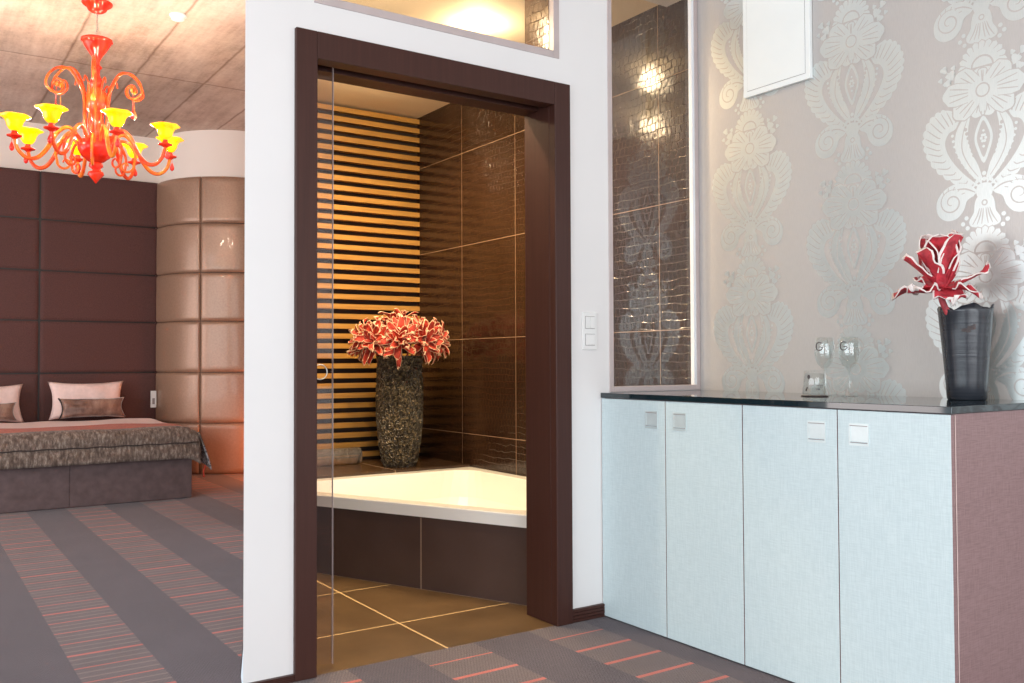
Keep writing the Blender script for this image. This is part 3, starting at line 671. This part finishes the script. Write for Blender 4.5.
# small dark moth-like mark on the vase
mk = MB(); ta = math.atan2(0-VY, 0-VX)+0.10
for (da, dz, r_, ex) in ((-.12, .236, .008, 1.5), (.0, .232, .006, 1.2), (.12, .243, .009, 1.5), (.02, .245, .005, 1.0), (.22, .252, .004, 1.3)):
    ce = ta+da; ring_ = []
    for i in range(12):
        b_ = 2*pi*i/12; rr = .0795+(dz-.2)*.085; aa = ce+r_*ex*cos(b_)/.08; z_ = dz+r_*sin(b_)*.8; ring_.append(((.0795+(z_-.22)*.0875+.0016)*cos(aa), (.0795+(z_-.22)*.0875+.0016)*sin(aa), z_))
    mk.add(ring_, [tuple(range(12))])
mk.build('dark_mark', 'print', vr)

FX, FY, FZ = 2.938, 1.721, 1.340
fl = thing('artificial_flower', 'large crimson artificial magnolia with white petal edges in the dark vase', 'flower', (FX, FY, FZ))
st = spline([(0, 0, .02), (.000, .000, -.03), (.02, -.012, -.085), (.08, -.03, -.20), (.10, -.035, -.30)], 6)
MB().tube(st, .0105, 10).build('stem', 'stem', fl)
MB().lathe([(.004, .0), (.016, .005), (.024, .02), (.022, .05), (.010, .085), (.002, .10)], 18).build('flower_core', 'petal_crimson', fl)
cv = math.atan2(-VY, -VX)      # azimuth facing the viewer
specs = []
for i, (da, tilt, L, W) in enumerate([(0.0, .20, .150, .062), (1.75, .04, .170, .056), (-1.75, .06, .175, .054), (3.1, .02, .185, .056), (.9, .0, .160, .05)]): specs.append((cv+da, tilt, L, W, -.25, .45, .05))
for i, (da, tilt, L, W) in enumerate([(-1.15, .46, .150, .062), (1.25, .28, .195, .060), (2.2, .24, .205, .056), (-2.3, .32, .200, .056), (3.3, .24, .19, .05), (-1.45, .74, .160, .042)]): specs.append((cv+da, tilt, L, W, .05, .35, .13))
for i, (da, tilt, L, W) in enumerate([(.40, 1.95, .100, .054), (-.70, 1.86, .120, .052), (-1.50, 1.50, .150, .050), (1.20, 1.55, .125, .044), (1.80, 1.25, .165, .038), (2.8, 1.35, .13, .044), (-2.6, 1.2, .14, .044)]): specs.append((cv+da, tilt, L, W, (.15, -.35, .25, .3, -.2, 0, 0)[i], (.30, .25, .10, .2, .15, .2, .2)[i], .26))
for i, (az, tilt, L, W, cu, cp, rf) in enumerate(specs):
    place(petal(L, W, cu, cp, rf, 40+i), tilt, az, (.006*cos(az), .006*sin(az), .0)).build('petal', ['petal_crimson', 'petal_edge'], fl, thick=.0035)

# rough vase and bunch of blooms on the ledge
BX, BY, BZ = 2.735, 5.335, .4227
vb = thing('flower_vase', 'tall rough dark shell-chipped vase on the ledge behind the bathtub', 'vase', (BX, BY, BZ+.0005))
prof = [(.100, 0), (.116, .03), (.137, .15), (.151, .30), (.154, .42), (.151, .56), (.146, .66), (.150, .72), (.138, .72), (.130, .60), (.11, .10), (.05, .08)]
q = MB()
def rough(r, z, a):
    if r < .1: return r
    return r+.007*noise.noise(Vector((cos(a)*9, sin(a)*9, z*45)))+.004*noise.noise(Vector((cos(a)*30, sin(a)*30, z*150)))
fine = []
for (r0, z0), (r1, z1) in zip(prof, prof[1:]):
    k = max(1, int(abs(z1-z0)/.012)); fine += [(r0+(r1-r0)*i/k, z0+(z1-z0)*i/k) for i in range(k)]
fine.append(prof[-1]); q.lathe(fine, 110, fn=rough); 
vo = q.build('vase_body', 'shell_vase', vb)
for pp in vo.data.polygons: pp.use_smooth = False

def bloom(seed, L=.150):
    rnd = random.Random(seed); q = MB()
    for ring_n, tilt, ll, ww in ((4, .10, .85, .020), (6, .38, 1.0, .024), (8, .75, 1.05, .024), (7, 1.12, .95, .022)):
        a0 = rnd.uniform(0, 6)
        for i in range(ring_n):
            pq = place(petal(L*ll*rnd.uniform(.88, 1.12), ww*rnd.uniform(.85, 1.15), rnd.uniform(-.1, .75), .32, .42, rnd.randint(0, 9999), nu=6, nv=7), tilt+rnd.uniform(-.1, .1), a0+2*pi*i/ring_n+rnd.uniform(-.15, .15))
            o = len(q.v); q.v += pq.v; q.f += [tuple(x+o for x in f_) for f_ in pq.f]; q.m += pq.m; q.sm += pq.sm
    return q
def blossom_thing(i):
    t = bpy.data.objects.new('artificial_flower', None); C.objects.link(t)
    bloom(100+i).build('petals', ['petal_rust', 'petal_edge2'], t, thick=.003)
    return t
blooms = []
spots_ = []
for k, (n_, tl, rad) in enumerate(((1, 0, 0), (5, .70, .15), (9, 1.22, .20))):
    for i in range(n_):
        phi = 2*pi*i/n_; phi = phi-2*pi if phi > pi+.01 else phi
        if k == 2 and abs(phi) > R(125): continue
        spots_.append((math.atan2(-BY, -BX)+phi, tl, rad, k, phi))
protos = [blossom_thing(i) for i in range(4)]
names_pos = ['at the very top', 'upper ring', 'lower ring']
side = {0: 'facing the viewer', 1: 'toward the right front', 2: 'on the right side', 3: 'at the far right edge', -1: 'toward the left front', -2: 'on the left side', -3: 'at the far left edge'}
upside = {0: 'facing the viewer', 72: 'on its right', 144: 'at its back right', -144: 'at its back left', -72: 'on its left'}
for i, (az, tl, rad, kk, phi) in enumerate(spots_):
    where = 'crowning the top of' if kk == 0 else ('in the upper tier, %s, of' % upside[int(round(math.degrees(phi)))] if kk == 1 else 'in the lowest tier, %s, of' % side[int(round(phi/(2*pi/9)))])
    o = protos[i] if i < 4 else protos[i % 4].copy()
    if i >= 4:
        C.objects.link(o); pc = protos[i % 4].children[0].copy(); C.objects.link(pc); pc.parent = o
    base = Vector((BX+rad*cos(az), BY+rad*sin(az), BZ+.895-rad*.45))
    if rad < .01: base.z = BZ+.895
    o.location = base; o.rotation_mode = 'XYZ'
    o.rotation_euler = (Matrix.Rotation(az, 4, 'Z') @ Matrix.Rotation(tl*1.08, 4, 'Y') @ Matrix.Rotation(i*1.3, 4, 'Z')).to_euler()
    tag(o, 'rust-red bloom ' + where + ' the bathroom bunch', 'flower', 'rust-red blooms in the bathroom vase')
    sq = [o.matrix_basis.inverted() @ Vector(x) for x in spline([base, base*.6+Vector((BX, BY, BZ+.66))*.4-Vector((0, 0, .03)), (BX+rad*.3*cos(az), BY+rad*.3*sin(az), BZ+.55), (BX+rad*.3*cos(az), BY+rad*.3*sin(az), BZ+.16)], 4)]
    MB().tube(sq, .006, 6).build('stem', 'stem', o)

# glass tube vase lying on the ledge, half behind the sliding door
gt = thing('glass_cylinder', 'clear glass cylinder lying on the ledge beside the rough vase', 'glass vase', (2.40, 5.62, .4232))
a0, r0 = -.30, .055
q = MB(); q.tube([(a0, 0, r0+.001), (a0+.02, 0, r0+.001), (.165, 0, r0+.001), (.18, 0, r0+.001)], [r0*.93, r0, r0, r0*.93], 24, caps=False)
q.tube([(a0+.01, 0, r0+.001), (.15, 0, r0+.001)], r0-.006, 24, caps=False); q.build('glass_body', 'tube_glass', gt)
MB().tube([(.15, 0, r0+.001), (.181, 0, r0+.001)], [r0-.007, r0-.006], 24).build('thick_base', 'tube_glass', gt)

# ------------------------------------------------------------------ cabinets
XC = 2.5387; ZT = .9433
def cabinet(y0, y1, ymid, label, end=False):
    t = thing('cabinet', label, 'cabinet', (XC, 0, 0))
    b_ = MB().box(.021, X2-XC-.002, y0+(.021 if end else .0005), y1-.0005, .0, ZT-.001)
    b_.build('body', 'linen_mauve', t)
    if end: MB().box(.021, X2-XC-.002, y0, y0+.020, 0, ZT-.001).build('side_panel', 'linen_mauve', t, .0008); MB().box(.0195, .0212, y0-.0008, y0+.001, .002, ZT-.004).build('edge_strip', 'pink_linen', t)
    for (a, b2, hy) in ((ymid, y1, None), (y0, ymid, None)):
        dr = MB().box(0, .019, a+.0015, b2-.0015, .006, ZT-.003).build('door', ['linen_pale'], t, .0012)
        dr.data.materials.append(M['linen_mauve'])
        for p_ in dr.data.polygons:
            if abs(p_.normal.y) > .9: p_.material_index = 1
        hc = (ymid+.046+.034) if a == ymid else (ymid-.046-.034)
        z0, z1, h = .828, .899, .036
        hb = MB(); hb.box(-.002, .0005, hc-h, hc+h, z0, z0+.007).box(-.002, .0005, hc-h, hc+h, z1-.007, z1).box(-.002, .0005, hc-h, hc-h+.006, z0+.007, z1-.007).box(-.002, .0005, hc+h-.006, hc+h, z0+.007, z1-.007)
        hb.box(-.0008, .0006, hc-h+.006, hc+h-.006, z0+.014, z1-.007)
        ln = MB().box(-.0026, -.0004, hc-h+.004, hc+h-.004, z0+.009, z0+.0115).box(-.0026, -.0004, hc-h+.004, hc+h-.004, z1-.0085, z1-.006)  # dark strips colour in the shadow gaps at top and bottom of the handle
        hb.add(ln.v, ln.f, 1); hb.build('handle', ['handle_pale', 'grey_line'], dr)
    return t
cabinet(2.2508, Y1-.002, 2.6482, 'pale linen two-door cabinet beside the white partition')
cabinet(1.4634, 2.2503, 1.8498, 'pale linen two-door cabinet with mauve side, nearest the viewer', True)
MB_ = MB().box(XC-.004, X2-.0015, 1.4590, Y1-.0015, ZT, .9645).build('countertop', 'black_glass', None, .0015)
tag(MB_, 'black glass counter top running over both linen cabinets', 'counter top')

# ------------------------------------------------------------------ glassware
def wine(x, y, label):
    t = thing('wine_glass', label, 'glass', (x, y, .9650), 0, None)
    o_ = [(.033, 0), (.033, .0015), (.012, .004), (.0045, .010), (.0038, .05), (.0040, .095), (.010, .104), (.026, .120), (.0355, .142), (.0385, .165), (.0370, .195), (.0335, .225)]
    i_ = [(.0325, .225), (.0358, .195), (.0373, .165), (.0343, .143), (.025, .122), (.008, .108), (.0005, .1065)]
    MB().lathe(o_+i_, 36, caps=True).build('glass_body', 'drink_glass', t)
    # open ring emblem with a small bar, wrapped on the bowl
    ta = math.atan2(-y, -x)-.55; q = MB()
    def on(a, z):
        rr = .0392-max(0, z-.165)*.04
        return (rr*cos(a), rr*sin(a), z)
    EMB = .0018; ringp = [on(ta+.0145*cos(R(b_))/.037, .190+.0155*sin(R(b_))) for b_ in range(48, 352, 12)]
    q.tube(ringp, EMB, 6); q.tube([on(ta+(i/6*1.0)*.0140/.037, .1870) for i in range(7)], .0015, 5)
    q.build('printed_emblem', 'print', t)
    return t
wine(2.985, 2.228, 'stemmed wine glass with dark ring emblem, left, behind the small tumbler')
wine(2.985, 2.118, 'stemmed wine glass with dark ring emblem, right one standing clear')
t = thing('tumbler', 'short upturned glass tumbler on a dark paper disc beside the wine glasses', 'glass', (2.885, 2.200, .9650), .3)
MB().lathe([(.050, .0003), (.051, .0015), (.050, .0030), (.001, .0030)], 40).build('paper_disc', 'print', t)
MB().lathe([(.044, .0035), (.0455, .005), (.040, .095), (.036, .100), (.001, .100), (.001, .088), (.034, .086), (.0425, .006), (.0425, .0035)], 36, caps=False).build('glass_body', 'drink_glass', t)
q = MB(); ta = math.atan2(-2.2, -2.885)-.3
for (da, z, r_) in ((-.5, .074, .0085), (-.50, .074, .004)):
    q.add([((.0435-.055*.02+.0006)*cos(ta+da+r_*.7*cos(2*pi*i/12)/.043), (.0428)*sin(ta+da+r_*.7*cos(2*pi*i/12)/.043), z+r_*sin(2*pi*i/12)) for i in range(12)], [tuple(range(12))])
q.build('printed_dot', 'print', t); q = MB()
for z in (.030, .036, .042, .026): q.tube([(.0455*cos(ta+i*.09+.15), .0455*sin(ta+i*.09+.15), z+.001*(i % 2)) for i in range(7 if z > .03 else 4)], .0012, 4)
q.build('printed_text', 'print', t); q = MB()
q.tube([(.0462*cos(ta-.75+i*.05), .0462*sin(ta-.75+i*.05), .022+i*.004) for i in range(4)], .003, 5)
q.build('printed_bar', 'print', t)

# ------------------------------------------------------------------ wall items
t = thing('switch_plate', 'white vertical light switch plate beside the brown door frame', 'switch', (2.4725, Y1, 1.2315))
MB().box(-.040, .040, -.008, 0, -.081, .081).build('cover_plate', 'white_plastic', t, .003)
MB().box(-.026, .026, -.0095, -.0075, .010, .064).box(-.026, .026, -.0095, -.0075, -.062, -.012).build('gap', 'grey_line', t)
MB().box(-.0245, -.0008, -.012, -.009, .012, .062).build('rocker', 'white_plastic', t, .001)
MB().box(.0008, .0245, -.012, -.009, .012, .062).build('rocker', 'white_plastic', t, .001)
MB().box(-.0245, .0245, -.012, -.009, -.060, -.014).build('rocker', 'white_plastic', t, .001)
t = thing('wall_access_panel', 'white painted rectangular panel mounted high on the damask wallpaper', 'wall panel', (X2, 2.576, 2.275))
MB().box(-.020, -.0017, -.188, .170, 0, .515).build('outer_frame', 'white_panel', t, .002)
MB().box(-.0206, -.0195, -.165, .147, .0248, .49).build('gap', 'grey_line', t)
MB().box(-.0225, -.0200, -.1635, .1455, .0265, .4885).build('inner_door', 'white_panel', t, .001)

# ------------------------------------------------------------------ bedroom upholstery
ZS = [.0, .505, 1.008, 1.517, 2.002, 2.496, 2.965]
hb = thing('upholstered_headboard', 'dark brown padded wall panels behind the bed', 'headboard', (0, 9.75, 0))
XS = [-2.13, -1.04, .047, 1.137, 2.228]
MB().box(-2.13, 2.20, .012, .079, .002, 2.955).build('backing_board', 'slot', hb)
def pad(q, P, w_, h_, dep, nu=14, nv=8, puff=.03):
    def fn(u, v):
        e = min(u, 1-u)*w_; g_ = min(v, 1-v)*h_
        k = min(1, e/.022)**.5*min(1, g_/.022)**.5
        return P(u, v, dep*k+.0035*noise.noise(Vector((u*3+w_*9, v*3, dep*77)))*k)
    us = [0, .008, .02, .045, .09]+[.1+.8*i/6 for i in range(7)]+[.91, .955, .98, .992, 1]
    vs_ = [0, .012, .03, .07, .13, .3, .5, .7, .87, .93, .97, .988, 1]
    n1, n2 = len(us), len(vs_); v = [fn(a, b_) for b_ in vs_ for a in us]
    q.add(v, [(j*n1+i, j*n1+i+1, (j+1)*n1+i+1, (j+1)*n1+i) for j in range(n2-1) for i in range(n1-1)], 0, True)
for i in range(4):
    for j in range(6):
        a, b_, z0, z1 = XS[i]+.0015, XS[i+1]-.0015, ZS[j]+.0015, ZS[j+1]-.0015
        q = MB(); pad(q, lambda u, v, d_: (a+(b_-a)*u, .022-d_, z0+(z1-z0)*v), b_-a, z1-z0, .022)
        q.build('pad', 'mauve_fab', hb)
# round column clad in champagne leather
CX, CY, CR = 3.060, 9.800, .852
col_ = thing('upholstered_column', 'rounded champagne leather padded wall right of the headboard', 'padded wall', (CX, CY, 0))
TH = [R(178.5), R(227.8), R(277.1), R(326)]
MB().lathe([(CR-.030, .004), (CR-.030, 2.955)], 72).build('core', 'slot', col_)
for i in range(3):
    for j in range(6):
        a, b_, z0, z1 = TH[i]+.002, TH[i+1]-.002, ZS[j]+.0015, ZS[j+1]-.0015
        q = MB(); pad(q, lambda u, v, d_: ((CR-.022+d_)*cos(a+(b_-a)*u), (CR-.022+d_)*sin(a+(b_-a)*u), z0+(z1-z0)*v), (b_-a)*CR, z1-z0, .022)
        q.build('pad', 'champagne', col_)
struct(MB().lathe([(CR-.05, 2.956), (CR-.05, ZC-.001)], 72, (CX, CY, 0)).build('wall_curved', 'white_wall2'), 'curved cream wall above the champagne padding', 'wall')
t = thing('wall_socket', 'small white socket at the headboard corner beside the bed', 'socket', (2.178, 9.7150, .735))
MB().box(-.028, .028, -.012, 0, -.085, .085).build('cover_plate', 'white_plastic', t, .003)
MB().box(-.012, .012, -.0135, -.0115, -.05, .01).build('socket_insert', 'grey_line', t, .001)

# ------------------------------------------------------------------ bed
BX0, BX1, BF = .19, 2.016, 7.634
bd = thing('bed', 'low double bed with grey-brown upholstered base', 'bed', (0, 0, 0))
MB().box(BX0, 1.1070, BF, 9.70, .004, .372).build('base', 'bed_base', bd, .004)
MB().box(1.1078, BX1, BF, 9.70, .004, .372).build('base', 'bed_base', bd, .004)
MB().box(BX0+.02, BX1-.02, BF+.03, 9.68, .373, .545).build('mattress', 'pink_linen', bd, .05)
# bedspread: draped sheet with rolled velvet foot edge
def cover(u, v):
    # u across (x), v from the head (0) to the foot and down (1)
    x = BX0-.05+(BX1+.055-BX0+.05)*u
    yhead, zt = 9.05, .572
    Ltop = yhead-(BF-.035); Ldn = .205; s_ = v*(Ltop+Ldn)
    r = .085
    if s_ < Ltop-r: y = yhead-s_; z = zt
    else:
        a = (s_-(Ltop-r))/r
        if a < pi/2: y = (BF-.035+r)-r*sin(a); z = zt-r+r*cos(a)
        else: y = BF-.035; z = zt-r-(a-pi/2)*r
    nz_ = noise.noise(Vector((x*3, s_*3, .3)))
    z += .014*nz_*(1 if z > .45 else .2); y += -.012*noise.noise(Vector((x*7, z*5, 2)))
    if z < .5:
        k = (.5-z)/.1; y -= .012*math.exp(-((z-.455)/.03)**2)*-1.2; y -= .018*min(1, k)
    # round over the right and left long sides
    ed = max(0, u-.93)/.07
    if ed: z -= .055*ed**2
    return (x, y, z)
q = MB(); q.grid(cover, 90, 70); cv_ = q.build('bedspread', 'spread', None, thick=.022)
tag(cv_, 'taupe velvet bedspread with rust and pale bands draped over the bed foot', 'bedspread')
# hanging corner at the right side
def tail(u, v):
    y = 7.58+.95*u; drop = (.30-.22*u)*v
    x = BX1+.045+.095*v*(1-u*.5)+.015*sin(9*u+2*v); z = .520-drop
    return (x, y+.04*v, z+.01*sin(14*u))
q = MB(); q.grid(tail, 30, 16, mfn=lambda i, j: 1 if (j > 4 and i < 14) else 0); tl_ = q.build('hanging_corner', ['spread', 'lining'], cv_, thick=.012)
q = MB(); q.tube(spline([(BX1+.10, 7.60, .26), (BX1+.085, 7.60, .21), (BX1+.09, 7.605, .165)], 5), [.006]*9+[.010, .006], 8); q.build('tassel', 'petal_rust', cv_)
q = MB(); q.tube([(BX0-.04+(BX1+.08-BX0)*i/50, BF-.050+.004*sin(i*2.1), .455+.003*sin(i*1.3)) for i in range(51)], .0045, 6); q.build('quilted_seam', 'piping', cv_)

def pillow(name, W_, H_, T_, mat, label, loc, rx, rz=0, group=None, cat='pillow', ears=.11, pip=None):
    n1, n2 = 26, 18; q = MB()
    for sgn in (1, -1):
        def fn(u, v, sgn=sgn):
            s, t = 2*u-1, 2*v-1
            pinch = 1-.07*(1-abs(t)**2)*abs(s)**6 ; x = s*W_/2*(1-ears*(1-t*t)*abs(s)**3); z = t*H_/2*(1-ears*1.3*(1-s*s)*abs(t)**3)
            k = ((1-abs(s)**2.6)*(1-abs(t)**2.6))**.5
            y = sgn*T_/2*k*(1+.16*noise.noise(Vector((s*1.8, t*1.8, sgn+W_*5))))+.012*noise.noise(Vector((s*2.5, t*2.5, 7)))
            return (x, y, z)
        q.grid(fn, n1, n2)
    o = q.build('pillow_body', mat, None)
    if True:
        bm = bmesh.new(); bm.from_mesh(o.data); bmesh.ops.remove_doubles(bm, verts=bm.verts, dist=.0005); bmesh.ops.recalc_face_normals(bm, faces=bm.faces); bm.to_mesh(o.data); bm.free()
    t = thing(name, label, cat, loc, rz, group); t.rotation_euler = (rx, 0, rz); o.parent = t
    if pip:
        def e(s, t_): return (s*W_/2*(1-ears*(1-t_*t_)*abs(s)**3), -.004, t_*H_/2*(1-ears*1.3*(1-s*s)*abs(t_)**3))
        MB().tube([e(-1, -1+2*i/12) for i in range(13)], .007, 6).build('side_piping', 'piping', t)
    return t
pillow('pillow', .67, .37, .17, 'pink_linen', 'pale pink pillow standing at the headboard on the right half of the bed', (1.525, 9.52, .752), -.22)
pillow('pillow', .67, .37, .17, 'pink_linen', 'pale pink pillow at the left edge of the photo, left half of the bed', (.655, 9.52, .735), -.24, .05)
pillow('cushion', .58, .195, .13, 'velvet_cushion', 'long brown velvet cushion in front of the right pillow', (1.540, 9.30, .685), -.30, .03, cat='cushion', pip=True)
pillow('cushion', .50, .175, .12, 'velvet_cushion', 'brown velvet cushion at the left edge of the photo in front of a pillow', (.66, 9.30, .672), -.32, -.03, cat='cushion', pip=True)

# ------------------------------------------------------------------ chandelier
HX, HY = 1.055, 6.32
ch = thing('chandelier', 'red and orange glass chandelier with lit yellow shades hanging over the bedroom', 'chandelier', (HX, HY, ZC))
H0 = -ZC
def Z(z): return z+H0
MB().lathe([(.012, Z(3.368)), (.035, Z(3.375)), (.055, Z(3.388)), (.062, Z(3.402)), (.085, Z(3.42)), (.094, Z(3.43)), (.094, Z(3.4385))], 32).build('ceiling_canopy', 'red_glass', ch)
q = MB()
for i in range(11):
    zc_ = 3.366-i*.0155; ax = i % 2
    q.tube([(.006*cos(2*pi*k/10)*(1-ax), .006*cos(2*pi*k/10)*ax, Z(zc_)+.010*sin(2*pi*k/10)) for k in range(11)], .0014, 5, caps=False)
q.build('chain', 'wire', ch)
MB().tube(spline([(.0, .0, Z(3.28)), (.03, -.02, Z(3.21)), (.062, -.04, Z(3.165))], 5), .0016, 5).build('cable', 'wire', ch)
MB().lathe([(.018, Z(3.030)), (.018, Z(3.055)), (.030, Z(3.085)), (.058, Z(3.125)), (.080, Z(3.160)), (.084, Z(3.178)), (.096, Z(3.182)), (.096, Z(3.198)), (.075, Z(3.202)), (.02, Z(3.190))], 40).build('top_cup', 'red_glass', ch)
MB().lathe([(.014, Z(2.83)), (.022, Z(2.86)), (.018, Z(2.885)), (.030, Z(2.895)), (.040, Z(2.915)), (.030, Z(2.945)), (.018, Z(2.97)), (.020, Z(3.0)), (.034, Z(3.015)), (.022, Z(3.03))], 28).build('baluster', 'red_glass', ch)
MB().lathe([(.020, Z(2.535)), (.034, Z(2.56)), (.030, Z(2.62)), (.022, Z(2.66)), (.040, Z(2.70)), (.066, Z(2.755)), (.072, Z(2.80)), (.060, Z(2.85)), (.030, Z(2.885))], 32).build('center_column', 'orange_glass', ch)
MB().lathe([(.018, Z(2.395)), (.050, Z(2.405)), (.085, Z(2.435)), (.108, Z(2.475)), (.112, Z(2.510)), (.098, Z(2.520)), (.10, Z(2.535)), (.07, Z(2.545)), (.02, Z(2.548))], 40).build('bowl', 'red_glass', ch)
MB().lathe([(.003, Z(2.262)), (.020, Z(2.285)), (.050, Z(2.318)), (.045, Z(2.335)), (.020, Z(2.345)), (.022, Z(2.352)), (.044, Z(2.372)), (.040, Z(2.392)), (.018, Z(2.402))], 32).build('finial', 'red_glass', ch)
Z0c = Z(0)
A0 = math.atan2(-HY, -HX)   # towards the viewer
def drop(q, x, y, z, s=1.0):  # teardrop
    q.lathe([(.0015*s, 0), (.0015*s, -.018*s), (.008*s, -.032*s), (.0145*s, -.052*s), (.012*s, -.066*s), (.004*s, -.074*s)], 14, (x, y, z))
for i in range(8):
    th = A0+R(14+45*i); d_ = Vector((cos(th), sin(th), 0)); RR = .470; DZ_ = -.055
    lowz = 2.425
    pts = [(.085, 2.50), (.125, 2.575), (.175, 2.60), (.235, 2.55), (.285, 2.45), (.34, 2.385), (.40, 2.375), (.450, 2.42), (RR, 2.49)]
    cp = [d_*a+Vector((0, 0, Z(b_))) for a, b_ in pts]; cs = spline(cp, 6)
    arm = MB().tube(cs, [.010+.003*sin(pi*k/(len(cs)-1)) for k in range(len(cs))], 10).build('arm', 'orange_glass' if i % 2 else 'amber_glass', ch)
    c0 = d_*RR+Vector((0, 0, DZ_))
    MB().lathe([(.010, Z(2.535)), (.022, Z(2.545)), (.042, Z(2.552)), (.044, Z(2.558)), (.020, Z(2.566)), (.014, Z(2.585)), (.02, Z(2.59))], 22, c0).build('drip_pan', 'red_glass', arm)
    def flute(r, z, a): return r*(1+.05*cos(6*a)*(r/.08))
    MB().lathe([(.016, Z(2.585)), (.030, Z(2.595)), (.042, Z(2.615)), (.048, Z(2.64)), (.060, Z(2.660)), (.088, Z(2.675)), (.086, Z(2.679)), (.056, Z(2.665)), (.042, Z(2.640)), (.02, Z(2.60))], 36, c0, caps=False, fn=flute).build('lamp_shade', 'shade_glass', arm)
    MB().lathe([(.006, Z(2.60)), (.014, Z(2.62)), (.017, Z(2.645)), (.012, Z(2.67)), (.004, Z(2.69))], 14, c0).build('bulb', 'bulb', arm)
    q = MB(); drop(q, c0.x*1.03, c0.y*1.03, Z(2.535)+DZ_, 1.0); q.build('glass_drop', 'drop_red', arm)
    point('chandelier_bulb_light', (HX+c0.x, HY+c0.y, 2.69), 8.0, (1.0, .84, .68), .03)
for i in range(8):
    # lower curl ornaments between the arms
    th = A0+R(39+45*i); d_ = Vector((cos(th), sin(th), 0)); sp3 = [(.09, 2.49), (.14, 2.545), (.20, 2.53), (.235, 2.46), (.225, 2.385)]
    for k in range(12): a = .2+k*.55; r_ = .045*(1-k/14); sp3.append((.180+r_*cos(a), 2.385-r_*sin(a)*1.0))
    cp = spline([d_*a+Vector((0, 0, Z(b_))) for a, b_ in sp3], 3)
    MB().tube(cp, [.010*(1-.55*k/len(cp)) for k in range(len(cp))], 8).build('lower_curl', 'amber_glass' if i % 2 else 'orange_glass', ch)
for i in range(6):
    th = A0+R(-4+60*i); d_ = Vector((cos(th), sin(th), 0)); hh = (0, -.06)[i % 2]
    sp3 = [(.055, 2.52), (.075, 2.66), (.080, 2.80), (.105, 2.93+hh), (.165, 3.02+hh), (.240, 3.02+hh), (.300, 2.965+hh)]
    for k in range(15): a = .15+k*.50; r_ = .068*(1-k/17); sp3.append((.252+r_*cos(a), 2.915+hh-r_*sin(a)))
    cp = spline([d_*a+Vector((0, 0, Z(b_))) for a, b_ in sp3], 4)
    cr = MB().tube(cp, [.0088*(1-.45*k/len(cp)) for k in range(len(cp))], 8).build('upper_scroll', 'orange_glass', ch)
    e = d_*.252; MB().lathe([(.003, -.020), (.011, -.008), (.013, 0), (.011, .008), (.003, .020)], 14, (e.x, e.y, Z(2.915+hh))).build('glass_rosette', 'amber_glass', cr)
    q = MB(); drop(q, e.x*1.02, e.y*1.02, Z(2.81+hh), 1.1); q.tube([(e.x, e.y, Z(2.90+hh)), (e.x*1.02, e.y*1.02, Z(2.805+hh))], .0015, 5); q.build('glass_drop', 'drop_red' if i % 2 else 'amber_glass', cr)
    # straight leaves rising from the bowl
    d3 = Vector((cos(th+.5), sin(th+.5), 0)); cp = spline([d3*a+Vector((0, 0, Z(b_))) for a, b_ in [(.05, 2.53), (.075, 2.62), (.06, 2.76), (.075, 2.88), (.115, 2.93), (.125, 2.89)]], 4)
    MB().tube(cp, [.0065*(1-.6*abs(k/len(cp)-.3)) for k in range(len(cp))], 8).build('glass_leaf', 'orange_glass', ch)

t = thing('smoke_detector', 'small round white smoke detector on the concrete ceiling beside the chandelier', 'smoke detector', (1.543, 6.244, ZC-.001))
MB().lathe([(.052, -.012), (.055, -.008), (.055, 0)], 30).build('base_ring', 'white_plastic', t)
MB().lathe([(.003, -.040), (.026, -.038), (.042, -.030), (.048, -.012)], 30).build('dome', 'white_plastic', t)
